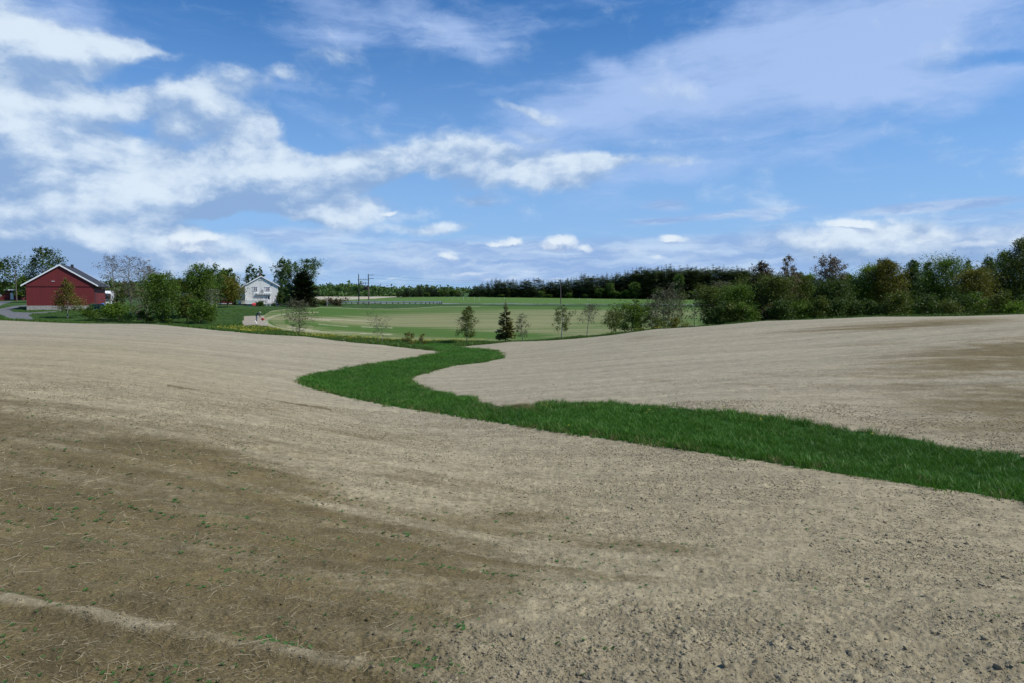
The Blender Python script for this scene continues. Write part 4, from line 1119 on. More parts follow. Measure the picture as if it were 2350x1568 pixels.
    def far_wood(x0, x1, D0, D1, prof, N, hh):
        nonlocal n
        for i in range(N):
            px = rng.uniform(x0, x1); D = rng.uniform(D0, D1)
            x, y, z = spot(px, D)
            topz = z_at(np.interp(px, [p for p, _ in prof], [q for _, q in prof]) + rng.uniform(-1.0, 2.5), D)
            u = rng.uniform(0, 1) ** 0.6
            zc = z + (topz - z) * u
            C = np.array([[x, y, zc]]) + rng.normal(size=(12, 3)) * np.array([hh, hh, hh * 0.5])
            LV, LF = leaf_quads(rng, C, hh * 0.42)
            VS.append(LV); FS.append(LF + n); n += len(LV); TT.append(np.full(len(LF), rng.uniform(0, 1)))
    far_wood(725, 905, 1350, 1800, [(725, 663), (770, 664), (785, 660), (800, 659), (830, 663), (845, 667), (905, 668)], 700, 9)
    far_wood(690, 1100, 2000, 2500, [(690, 664), (800, 666), (900, 669), (960, 664), (1000, 664), (1080, 668)], 500, 12)
    far_wood(-200, 700, 500, 700, [(-200, 655), (0, 662), (240, 657), (420, 660), (560, 668), (700, 668)], 1300, 5)
    far_wood(720, 1000, 730, 780, [(720, 676), (1000, 677)], 200, 4)
    me = mesh_np('distant_woods', np.concatenate(VS), np.concatenate(FS), LEAF['blue'])
    fattr(me, 'tint', np.concatenate(TT), 'FACE')
    link(tag(bpy.data.objects.new('distant_woods', me), kind='stuff'))
build_trees()

# ------------------------------------------------------------------ solid building blocks
class MB:
    def __init__(self): self.v = []; self.f = []
    def box(self, x0, x1, y0, y1, z0, z1):
        b = len(self.v)
        self.v += [(x0, y0, z0), (x1, y0, z0), (x1, y1, z0), (x0, y1, z0), (x0, y0, z1), (x1, y0, z1), (x1, y1, z1), (x0, y1, z1)]
        self.f += [tuple(b + i for i in q) for q in ((3, 2, 1, 0), (4, 5, 6, 7), (0, 1, 5, 4), (1, 2, 6, 5), (2, 3, 7, 6), (3, 0, 4, 7))]
        return self
    def prism_y(self, poly, y0, y1):
        """outline in x,z (counter-clockwise seen from the front) pushed back along y"""
        b = len(self.v); n = len(poly)
        self.v += [(x, y0, z) for x, z in poly] + [(x, y1, z) for x, z in poly]
        self.f.append(tuple(b + i for i in range(n)))
        self.f.append(tuple(b + n + i for i in reversed(range(n))))
        for i in range(n):
            j = (i + 1) % n
            self.f.append((b + i, b + n + i, b + n + j, b + j))
        return self
    def prism_x(self, poly, x0, x1):
        b = len(self.v); n = len(poly)
        self.v += [(x0, y, z) for y, z in poly] + [(x1, y, z) for y, z in poly]
        self.f.append(tuple(b + i for i in reversed(range(n))))
        self.f.append(tuple(b + n + i for i in range(n)))
        for i in range(n):
            j = (i + 1) % n
            self.f.append((b + i, b + j, b + n + j, b + n + i))
        return self
    def tube(self, path, r, k=8):
        VS, FS = [], []
        path = np.asarray(path, float)
        rad = r if hasattr(r, '__len__') else [r] * len(path)
        tube(path, rad, k, VS, FS)
        b = len(self.v); V = VS[0]
        self.v += [tuple(p) for p in V]
        self.f += [tuple(b + i for i in q) for q in FS]
        self.f.append(tuple(b + i for i in reversed(range(k)))); self.f.append(tuple(b + len(V) - k + i for i in range(k)))
        return self
    def disc(self, c, rx, rz, y0, y1, k=20):
        pts = [(c[0] + rx * math.cos(2 * math.pi * i / k), c[1] + rz * math.sin(2 * math.pi * i / k)) for i in range(k)]
        return self.prism_y(pts, y0, y1)
    def mesh(self, name, mat, bevel=0.0):
        me = bpy.data.meshes.new(name); me.from_pydata(self.v, [], self.f); me.validate(); me.update()
        bm = bmesh.new(); bm.from_mesh(me)
        bmesh.ops.recalc_face_normals(bm, faces=bm.faces)
        if bevel: bmesh.ops.bevel(bm, geom=list(bm.edges), offset=bevel, segments=1, affect='EDGES', clamp_overlap=True)
        bm.to_mesh(me); bm.free()
        if mat: me.materials.append(mat)
        return me
    def put(self, name, mat, parent=None, bevel=0.0, label=None):
        o = bpy.data.objects.new(name, self.mesh(name, mat, bevel)); link(o, parent)
        if label: o['label'] = label
        return o

def boards(name, c, pitch=0.15, dark=0.55):
    """upright wall boarding: grooves as relief plus board-to-board tone"""
    m, nt, b, out = new_mat(name); g = G(nt)
    ob = g.obj(); sp = g.n('ShaderNodeSeparateXYZ'); g.put(sp.inputs[0], ob)
    s = g.m('ADD', sp.outputs[0], sp.outputs[1])
    t = g.m('DIVIDE', s, pitch); fr = g.m('FRACT', t); fl = g.m('FLOOR', t)
    wn = g.n('ShaderNodeTexWhiteNoise', noise_dimensions='1D'); g.put(wn.inputs['W'], fl)
    n = g.noise(g.map(ob, scale=(1, 1, 0.25)), 5.0, 5, 0.6)
    v = g.m('ADD', g.m('MULTIPLY', wn.outputs[0], 0.5), g.m('MULTIPLY', n, 0.5))
    col = g.mix(v, tuple(x * 0.84 for x in c), tuple(min(1, x * 1.14) for x in c))
    g.put(b.inputs['Base Color'], col)
    b.inputs['Roughness'].default_value = 0.75
    groove = g.step(g.m('ABSOLUTE', g.m('SUBTRACT', fr, 0.5)), 0.40, 0.5, 1.0, 0.0)
    g.put(b.inputs['Normal'], g.bump(groove, 0.9, 0.03))
    return m
def roof_mat(name, c0, c1):
    m, nt, b, out = new_mat(name); g = G(nt)
    ob = g.obj(); sp = g.n('ShaderNodeSeparateXYZ'); g.put(sp.inputs[0], ob)
    n = g.noise(ob, 1.4, 6, 0.6)
    g.put(b.inputs['Base Color'], g.mix(g.step(n, 0.3, 0.7), c0, c1)); b.inputs['Roughness'].default_value = 0.85; b.inputs['Specular IOR Level'].default_value = 0.15
    w = g.m('ABSOLUTE', g.m('SUBTRACT', g.m('FRACT', g.m('DIVIDE', sp.outputs[1], 0.3)), 0.5))
    g.put(b.inputs['Normal'], g.bump(w, 0.6, 0.05))
    return m
def glass_mat(name, c):
    m, nt, b, out = new_mat(name)
    b.inputs['Base Color'].default_value = (*c, 1); b.inputs['Roughness'].default_value = 0.06; b.inputs['Specular IOR Level'].default_value = 0.8
    return m
MT = dict(
    barn=boards('red boards', (0.142, 0.013, 0.014)), barnd=boards('dark red boards', (0.11, 0.011, 0.012)),
    white=plain('white paint', (0.78, 0.79, 0.78), 0.55, 0.05), house=boards('white boards', (0.76, 0.76, 0.72), 0.13),
    slate=roof_mat('dark roof sheet', (0.030, 0.036, 0.048), (0.048, 0.054, 0.068)), stone=plain('foundation stone', (0.30, 0.28, 0.25), 0.9, 0.3, 4),
    grey=boards('grey boards', (0.28, 0.31, 0.29), 0.12), glass=glass_mat('dark glass', (0.015, 0.017, 0.022)), curtain=plain('pale curtain', (0.36, 0.30, 0.36), 0.9),
    brick=plain('dark brick', (0.085, 0.045, 0.040), 0.9, 0.3, 9), brown=plain('brown stained wood', (0.075, 0.045, 0.032), 0.8, 0.2), pole=plain('weathered pole', (0.105, 0.085, 0.070), 0.9, 0.25),
    cream=boards('cream boards', (0.52, 0.50, 0.42), 0.14), dish=plain('grey dish', (0.33, 0.34, 0.34), 0.5), black=plain('black rubber', (0.018, 0.018, 0.02), 0.8),
    steel=plain('galvanised steel', (0.46, 0.49, 0.51), 0.45, 0.1, 2, 0.3), red=plain('red paint', (0.45, 0.03, 0.03), 0.5), bin=plain('dark teal plastic', (0.018, 0.062, 0.060), 0.5),
    blue=plain('blue plastic', (0.03, 0.17, 0.55), 0.5), truck=plain('white lorry paint', (0.75, 0.76, 0.77), 0.35, 0.04), dark=plain('dark trim', (0.03, 0.03, 0.035), 0.5),
    rock=plain('pale rock', (0.40, 0.36, 0.32), 0.9, 0.3, 4), whiterock=plain('whitish stone', (0.62, 0.62, 0.60), 0.9, 0.15, 4), deadwood=plain('grey dead wood', (0.30, 0.25, 0.20), 0.9, 0.35, 5),
    trafo=plain('transformer paint', (0.045, 0.03, 0.03), 0.6), ceramic=plain('brown insulator', (0.07, 0.045, 0.05), 0.3), shade=plain('awning cloth', (0.20, 0.21, 0.20), 0.9),
    jeans=plain('faded denim', (0.13, 0.19, 0.24), 0.9), jacket=plain('dark blue jacket', (0.022, 0.030, 0.055), 0.9), skin=plain('skin', (0.42, 0.24, 0.17), 0.6), hair=plain('dark hair', (0.03, 0.02, 0.015), 0.7), cap=plain('pale cap', (0.45, 0.50, 0.48), 0.8))

def build_barn():
    # gable front seen at an angle, ridge running away to the back left
    D = 141.0; x, y, z = spot(141, D)
    rz = math.atan2(5.4, 13.0)
    t = empty('red_barn', (x, y, z_at(701.5, D)), rz, label='large red barn with a white-edged gable and dark grey roof', cat='barn')
    W = 5.95; H = 4.5; A = 8.28; L = 14.0
    MB().box(-W - .03, W + .03, -.03, L + .03, -1.6, 0.0).put('foundation', MT['stone'], t)
    MB().prism_y([(-W, 0), (W, 0), (W, H), (0, A - .25), (-W, H)], 0, L).put('wall', MT['barn'], t)
    MB().prism_y([(-W - .04, 4.0), (W + .04, 4.0), (W + .04, H - .02), (0, A - .16), (-W - .04, H - .02)], -.07, -.004).put('gable_cladding', MT['barn'], t)
    MB().box(-W - .05, W + .05, -.10, -.071, 3.92, 3.998).put('drip_board', MT['barnd'], t)
    k = (A - H) / W
    for s in (-1, 1):
        e = .80
        zx = A - (W + e) * k
        P = [(0, A), (s * (W + e), zx), (s * (W + e), zx + .16), (0, A + .16)]
        MB().prism_y(P if s < 0 else P[::-1], -.30, L + .55).put('roof_slope', MT['slate'], t)
        Q = [(0, A - .10), (s * (W + e + .03), zx - .10), (s * (W + e + .03), zx + .19), (0, A + .19)]
        MB().prism_y(Q, -.37, -.302).put('bargeboard', MT['white'], t)
        MB().prism_y(Q, L + .552, L + .62).put('bargeboard', MT['white'], t)
        MB().box(s * (W + e) - .07, s * (W + e) + .07, -.30, L + .55, zx - .12, zx - .005).put('gutter', MT['dark'], t)
    MB().box(-1.5, -0.95, -.16, -.072, 4.95, 5.03).put('lamp_bracket', MT['white'], t)
    MB().box(.25, .75, 9.5, 9.9, A - .3, A + .55).put('roof_vent', MT['dark'], t)
    MB().box(W + .002, W + .06, 1.0, 3.6, 0.05, 3.1).put('side_door', MT['barnd'], t)
    MB().tube([(W + .12, .3, -0.6), (W + .12, .3, H - .45)], .05, 6).put('downpipe', MT['dark'], t)

def window(parent, x, z, w, h, y, panes=2):
    f = MB()
    th = .09
    f.box(x - w/2 - th, x + w/2 + th, y - .08, y - .002, z - th, z); f.box(x - w/2 - th, x + w/2 + th, y - .08, y - .002, z + h, z + h + th)
    for i in range(panes + 1):
        xx = x - w/2 + w * i / panes
        f.box(xx - th * (1 if i in (0, panes) else .7), xx + th * (1 if i in (0, panes) else .7), y - .078, y - .002, z, z + h)
    fr = f.put('window', MT['white'], parent)
    for i in range(panes):
        a = x - w/2 + w * i / panes + .07; b = x - w/2 + w * (i + 1) / panes - .07
        MB().box(a, b, y - .03, y - .004, z + .002, z + h - .002).put('pane', MT['glass'], fr)
        s = 1 if i == 0 else -1
        q = (a if i == 0 else b)
        MB().prism_y([(q, z + .1), (q + s * .14, z + .1), (q + s * .2, z + h * .5), (q + s * .34, z + h - .05), (q, z + h - .05)][::s], y - .036, y - .031).put('curtain', MT['curtain'], fr)
    MB().box(x - w/2 - .2, x + w/2 + .2, y - .13, y - .002, z + h + th + .002, z + h + th + .06).put('window_head', MT['white'], fr)
    return fr

def build_house():
    # the gable wall is 8 m wide and faces the camera; everything below is metres from the middle of that wall
    D = 177.0
    xl, _, _ = spot(565.5, D); xr, _, _ = spot(636.5, D)
    x = (xl + xr) / 2; zg = z_at(704.5, D)
    rz = math.atan2(x, D) * -0.92
    t = empty('white_house', (x, D, zg), rz, label='white two-storey house with a gable front, awning and deck', cat='house')
    W = 4.0; H = 5.45; A = 7.75; L = 10.0; k = (A - H) / W; ridge = 0.0
    MB().box(-W - .02, W + .02, .02, L, -1.5, .9).put('foundation', MT['stone'], t)
    MB().prism_y([(-W, .9), (W, .9), (W, H), (0, A), (-W, H)], 0, L).put('wall', MT['house'], t)
    # recessed wing on the left under the same roof slope
    wl = -W - 1.75
    zw = H - 1.75 * k
    MB().prism_y([(wl, .9), (-W - .004, .9), (-W - .004, H - .05), (wl, zw - .05)], 1.7, L).put('wing_wall', MT['house'], t)
    MB().box(wl - .02, -W - .03, 1.72, L, -1.5, .9).put('wing_foundation', MT['stone'], t)
    for s, e in ((-1, .0), (1, .45)):
        ex = s * (W + e)
        zz = A - (W + e) * k
        P = [(0, A + .12), (ex, zz + .12), (ex, zz + .28), (0, A + .28)]
        MB().prism_y(P if s < 0 else P[::-1], -.22, L + .4).put('roof_slope', MT['slate'], t)
        MB().prism_y([(0, A + .02), (ex, zz + .02), (ex, zz + .31), (0, A + .31)], -.29, -.222).put('bargeboard', MT['white'], t)
    ex = wl - .75; zz = A - abs(ex) * k
    MB().prism_y([(-W - .002, H + .12), (ex, zz + .12), (ex, zz + .26), (-W - .002, H + .26)], 1.05, L + .4).put('roof_slope', MT['slate'], t)
    MB().prism_y([(-W + .06, H + .06), (ex, zz + .0), (ex, zz + .29), (-W + .06, H + .34)], .98, 1.048).put('bargeboard', MT['white'], t)
    MB().box(W + .40, W + .54, -.2, L + .4, A - (W + .45) * k + .0, A - (W + .45) * k + .11).put('gutter', MT['white'], t)
    MB().box(-.62, -.12, 2.4, 3.0, A - .2, A + .98).put('chimney', MT['brick'], t)
    MB().prism_y([(-.62, A - .80), (.62, A - .80), (0, A - .22)], -.05, -.003).put('gable_vent', MT['cream'], t)
    MB().box(-.64, .64, -.10, -.003, A - .88, A - .802).put('gable_vent_ledge', MT['white'], t)
    window(t, -1.50, 4.13, 1.05, .98, 0); window(t, 1.55, 4.10, 1.05, .98, 0)
    MB().box(2.35, 2.62, -.20, -.003, 5.62, 5.92).put('wall_lamp', MT['dark'], t)
    MB().disc((.15, 4.05), .36, .47, -.42, -.36).put('satellite_dish', MT['dish'], t)
    MB().tube([(.15, -.36, 4.0), (.15, -.003, 3.75)], .03, 6).put('dish_bracket', MT['steel'], t)
    aw = MB().box(-1.35, 2.40, -.42, -.003, 3.42, 3.58).put('awning', MT['white'], t)
    MB().box(-1.28, 2.33, -.40, -.05, 3.20, 3.418).put('awning_cloth', MT['shade'], aw)
    for i in range(12):
        x0 = -1.26 + i * .30
        MB().prism_y([(x0, 3.15), (x0 + .14, 3.10), (x0 + .25, 3.15), (x0 + .25, 3.40), (x0, 3.40)], -.425, -.402).put('valance_flap', MT['white'] if i % 2 else MT['dish'], aw)
    d = MB().box(1.32, 2.13, -.07, -.003, .96, 2.92).put('door', MT['white'], t)
    MB().box(1.50, 1.98, -.10, -.071, 2.02, 2.80).put('door_window', MT['glass'], d)
    MB().box(1.96, 2.05, -.15, -.071, 1.90, 1.95).put('door_handle', MT['steel'], d)
    MB().box(1.10, 1.22, -.12, -.003, 2.25, 2.62).put('wall_lamp', MT['brown'], t)
    MB().tube([(-2.0, -.08, .95), (-2.0, -.08, 4.0)], .03, 6).put('downpipe', MT['dish'], t)
    for s in (-1, 1):
        MB().box(s * (W - .07) - .07, s * (W - .07) + .072, -.03, -.003, .9, H - .05).put('corner_board', MT['white'], t)
    # deck in front: slab, skirting posts, rail panels, step
    dk = MB().box(.45, W + .16, -2.4, -.03, .80, .94).put('deck', MT['brown'], t)
    MB().box(.40, W + .2, -2.46, -2.402, .74, .92).put('deck_edge', MT['white'], dk)
    for xx in (.55, 1.25, 2.05, 2.8, 3.45, 4.0):
        MB().box(xx - .07, xx + .07, -2.40, -2.26, -.6, .738).put('deck_post', MT['white'], dk)
    MB().box(.62, 3.95, -2.20, -2.14, -.5, .70).put('skirting', MT['grey'], dk)
    for x0, x1 in ((-.25, 1.02), (3.50, 4.15)):
        pn = MB().box(x0, x1, -2.42, -2.36, 1.62, 1.70).put('rail_panel', MT['brown'], t)
        for zz in (1.02, 1.17, 1.32, 1.47):
            MB().box(x0 + .05, x1 - .05, -2.41, -2.37, zz, zz + .13).put('rail_slat', MT['white'], pn)
        for xx in (x0, x1):
            MB().box(xx - .05, xx + .05, -2.45, -2.34, -.3 if xx < .4 else .80, 1.618).put('rail_post', MT['brown'], pn)
    MB().box(1.2, 2.4, -1.0, -.05, .942, 1.02).put('door_step', MT['brown'], t)
    ld = MB().box(-4.9, -.32, -2.2, -.05, .82, .94).put('deck', MT['cream'], t)
    for x0, x1 in ((-4.85, -3.4), (-3.35, -1.9), (-1.85, -.4)):
        pn = MB().box(x0, x1, -2.22, -2.14, 1.62, 1.70).put('rail_panel', MT['brown'], t)
        for zz in (1.02, 1.24, 1.44):
            MB().box(x0, x1, -2.205, -2.165, zz, zz + .15).put('rail_slat', MT['cream'], pn)
        MB().box(x0 - .05, x0 + .05, -2.23, -2.13, -.4, 1.618).put('rail_post', MT['brown'], pn)
    rot = Matrix.Rotation(rz, 4, 'Z')
    def W3(lx, ly, lz):
        v = rot @ Vector((lx, ly, lz)); return (x + v.x, D + v.y, zg + v.z)
    # two garden chairs on the deck
    for i, (lx, lab, rr) in enumerate(((2.95, 'pale garden chair on the deck, nearer the white door', .3), (3.30, 'pale garden chair on the deck, nearer the corner of the house', -.4))):
        c = empty('garden_chair', W3(lx, -1.4, .942), rz + rr, label=lab, cat='chair', group='garden chairs on the deck')
        MB().box(-.22, .22, -.22, .22, .42, .46).put('seat', MT['white'], c)
        MB().box(-.22, .22, .19, .23, .50, .95).put('backrest', MT['white'], c)
        for sx in (-.19, .19):
            for sy in (-.19, .19):
                MB().box(sx - .025, sx + .025, sy - .025, sy + .025, 0, .42 if sy < 0 else .95).put('leg', MT['dark'], c)
    # grey lean-to shed on the lawn
    sD = 168.0; sx, sy, sz = spot(579.5, sD); sz = z_at(712.5, sD)
    s = empty('garden_shed', (sx, sy, sz), rz, label='small grey garden shed with a sloping grey roof and white edges', cat='shed')
    MB().box(-1.25, 1.25, 0, 2.2, -.4, 1.60).put('wall', MT['grey'], s)
    MB().prism_x([(-.25, 1.62), (2.4, 2.30), (2.4, 2.40), (-.25, 1.72)], -1.35, 1.35).put('roof', MT['grey'], s)
    MB().box(-1.37, 1.37, -.32, -.252, 1.58, 1.74).put('fascia', MT['white'], s)
    MB().box(-1.37, 1.37, 2.34, 2.45, 2.402, 2.50).put('ridge_board', MT['white'], s)
    MB().box(-1.27, -1.12, -.05, -.003, -.2, 1.58).put('corner_board', MT['grey'], s)
    MB().box(-.75, -.05, -.05, -.003, 0, 1.5).put('door', MT['grey'], s)
    # red hooded stand in front of the shed
    bD = 165.5; bx, by, bz = spot(583.2, bD); bz = z_at(714, bD)
    b = empty('garden_grill', (bx, by, bz), rz + .1, label='red-hooded garden grill on white legs in front of the grey shed', cat='grill')
    MB().prism_x([(-.3, 1.35), (-.28, 1.72), (-.1, 1.95), (.12, 1.95), (.3, 1.72), (.3, 1.35)], -.42, .42).put('hood', MT['red'], b)
    MB().box(-.42, .42, -.3, .3, 1.20, 1.348).put('bowl', MT['brick'], b)
    MB().box(-.55, .50, -.32, .32, .36, .42).put('shelf', MT['white'], b)
    for qx in (-.50, .44):
        for qy in (-.28, .28):
            MB().box(qx - .04, qx + .04, qy - .04, qy + .04, -.1, .358 if qx > 0 else 1.198).put('leg', MT['white'] if qx > 0 else MT['brown'], b)
    # red outbuilding behind the maple
    rD = 176; rx, ry, rzz = spot(510, rD)
    r = empty('red_outbuilding', (rx, ry, z_at(700, rD)), .15, label='low red outbuilding with white trim half hidden behind the bronze maple', cat='shed')
    MB().box(-1.7, 2.4, 0, 4, -.5, 2.9).put('wall', MT['barn'], r)
    MB().prism_x([(-.4, 2.92), (4.4, 3.4), (4.4, 3.55), (-.4, 3.07)], -1.95, 2.65).put('roof', MT['slate'], r)
    MB().box(-1.97, 2.67, -.45, -.405, 2.88, 3.08).put('fascia', MT['white'], r)
    window(r, .6, 1.4, .8, .7, 0)
    MB().box(-1.72, 2.42, -.06, -.003, .25, .42).put('base_board', MT['white'], r)

def build_yard():
    # red low house with a white roof, far left
    D = 205.0; x, y, z = spot(16, D); z = z_at(686, D)
    t = empty('red_cottage', (x, y, z), .35, label='low red cottage with a pale shallow roof at the left picture edge', cat='cottage')
    W = 3.6
    MB().box(-W, W, 0, 6, -.6, 2.05).put('wall', MT['barn'], t)
    MB().prism_y([(-W, 2.052), (W, 2.052), (0, 2.62)], 0, 6).put('gable', MT['barnd'], t)
    for s in (-1, 1):
        P = [(0, 2.66), (s * 4.3, 1.98), (s * 4.3, 2.16), (0, 2.86)]
        MB().prism_y(P if s < 0 else P[::-1], -.6, 6.5).put('roof_slope', MT['dish'], t)
        MB().prism_y([(0, 2.62), (s * 4.3, 1.94), (s * 4.3, 2.18), (0, 2.88)], -.68, -.602).put('bargeboard', MT['white'], t)
    window(t, -1.9, .8, .9, .9, 0); MB().box(.9, 1.7, -.06, -.003, -.2, 1.8).put('door', MT['white'], t)
    # wooden pole beside it
    D = 185.0; x, y, z = spot(38.5, D)
    t = empty('utility_pole', (x, y, z), 0, label='bare wooden pole standing alone left of the red barn', cat='pole')
    MB().tube([(0, 0, -.6), (0, 0, z_at(620, D) - z)], [.17, .12], 8).put('pole', MT['pole'], t)
    MB().tube([(-.25, 0, z_at(625, D) - z), (.25, 0, z_at(625, D) - z)], .04, 6).put('step_bolt', MT['dark'], t)
    # white lorry with its box body turned away
    D = 163.0; x, y, z = spot(243, D); z = z_at(700.5, D)
    t = empty('white_lorry', (x, y, z), .47, label='white lorry parked behind the red barn, cab towards the camera', cat='lorry')
    cab = MB().prism_x([(-.02, .45), (2.1, .45), (2.1, 2.95), (.35, 2.95), (.12, 2.25), (-.02, 1.35)], -1.2, 1.2).put('cab', MT['truck'], t, .03)
    MB().prism_x([(-.035, 1.40), (.115, 2.28), (.27, 2.70), (.25, 2.72), (.08, 2.29), (-.075, 1.40)][::-1], -1.08, 1.08).put('windscreen', MT['glass'], cab)
    for s in (-1, 1):
        MB().box(s * 1.205 - .012, s * 1.205 + .012, .45, 1.35, 1.5, 2.35).put('side_window', MT['glass'], cab)
        MB().box(s * 1.02 - .16, s * 1.02 + .16, -.09, -.025, .62, .80).put('headlight', MT['glass'], cab)
        MB().box(s * 1.42 - .09, s * 1.42 + .09, .1, .24, 1.55, 2.15).put('mirror', MT['dark'], cab)
    for zz in (.86, 1.02, 1.18):
        MB().box(-.95, .95, -.07, -.021, zz, zz + .09).put('grille_bar', MT['dark'], cab)
    MB().box(-1.22, 1.22, -.16, .5, .30, .56).put('bumper', MT['truck'], t)
    MB().prism_x([(.5, 2.96), (2.1, 2.96), (2.1, 3.42), (1.3, 3.42)], -1.05, 1.05).put('roof_spoiler', MT['truck'], cab)
    MB().box(-1.25, 1.25, 2.35, 8.8, .95, 3.35).put('cargo_box', MT['truck'], t)
    for i in range(7):
        MB().box(1.252, 1.275, 2.7 + i * .88, 2.78 + i * .88, 1.0, 3.3).put('box_rib', MT['dish'], t)
    MB().box(-.9, .9, .3, 8.6, .55, .94).put('chassis', MT['dark'], t)
    for yy in (1.1, 6.6, 7.8):
        for s in (-1, 1):
            w = MB()
            pts = [(yy + .5 * math.cos(a), .5 + .5 * math.sin(a)) for a in np.linspace(0, 2 * math.pi, 17)[:-1]]
            w.prism_x(pts, s * 1.05 - .15, s * 1.05 + .15)
            wo = w.put('wheel', MT['black'], t)
            pts = [(yy + .26 * math.cos(a), .5 + .26 * math.sin(a)) for a in np.linspace(0, 2 * math.pi, 13)[:-1]]
            MB().prism_x(pts, s * 1.205 - .01, s * 1.205 + .01).put('rim', MT['steel'], wo)
    # bins in a row below the barn, blue drum behind them
    names = ['dark green bin at the barn end of the row', 'second dark green bin of the row by the barn', 'third dark green bin of the row by the barn', 'fourth dark green bin, at the lorry end of the row']
    D = 131.0
    for i, nm in enumerate(names):
        x, y, z = spot(211 + i * 7.6, D); z = z_at(711, D)
        t = empty('wheelie_bin', (x, y, z), .2 + .1 * i, label=nm, cat='bin', group='dark green bins by the barn')
        MB().prism_y([(-.26, .06), (.26, .06), (.32, 1.02), (-.32, 1.02)], -.30, .36).put('body', MT['bin'], t, .02)
        MB().prism_x([(-.36, 1.025), (.42, 1.025), (.42, 1.10), (-.30, 1.08)], -.34, .34).put('lid', MT['bin'], t)
        for s in (-1, 1):
            MB().tube([(s * .30, .30, .1), (s * .36, .30, .1)], .1, 10).put('wheel', MT['black'], t)
    x, y, z = spot(236.5, 140); z = z_at(706.5, 140)
    t = empty('blue_drum', (x, y, z), 0, label='small blue drum in front of the white lorry', cat='drum')
    MB().tube([(0, 0, 0), (0, 0, .08), (0, 0, .40), (0, 0, .48), (0, 0, .80), (0, 0, .88)], [.29, .32, .32, .30, .32, .29], 14).put('body', MT['blue'], t)
    MB().tube([(0, 0, .881), (0, 0, .91)], [.25, .25], 14).put('lid', MT['blue'], t)
    # snatches of white buildings seen through the trees
    x, y, z = spot(414, 230)
    t = empty('white_cottage', (x, y, z), .3, label='small white cottage glimpsed between the dark-green tree and the clump', cat='cottage')
    MB().box(-2.2, 2.2, 0, 5, -.5, 2.3).put('wall', MT['house'], t)
    MB().prism_y([(-2.6, 2.3), (2.6, 2.3), (0, 3.6)], -.3, 5.3).put('roof', MT['slate'], t)
    window(t, .2, 1.0, .9, .8, 0)

def insulator(parent, x, y, z, h=.32):
    MB().tube([(x, y, z), (x, y, z + h * .35), (x, y, z + h * .4), (x, y, z + h * .6), (x, y, z + h * .65), (x, y, z + h)], [.02, .02, .075, .075, .05, .06], 8).put('insulator', MT['ceramic'], parent)

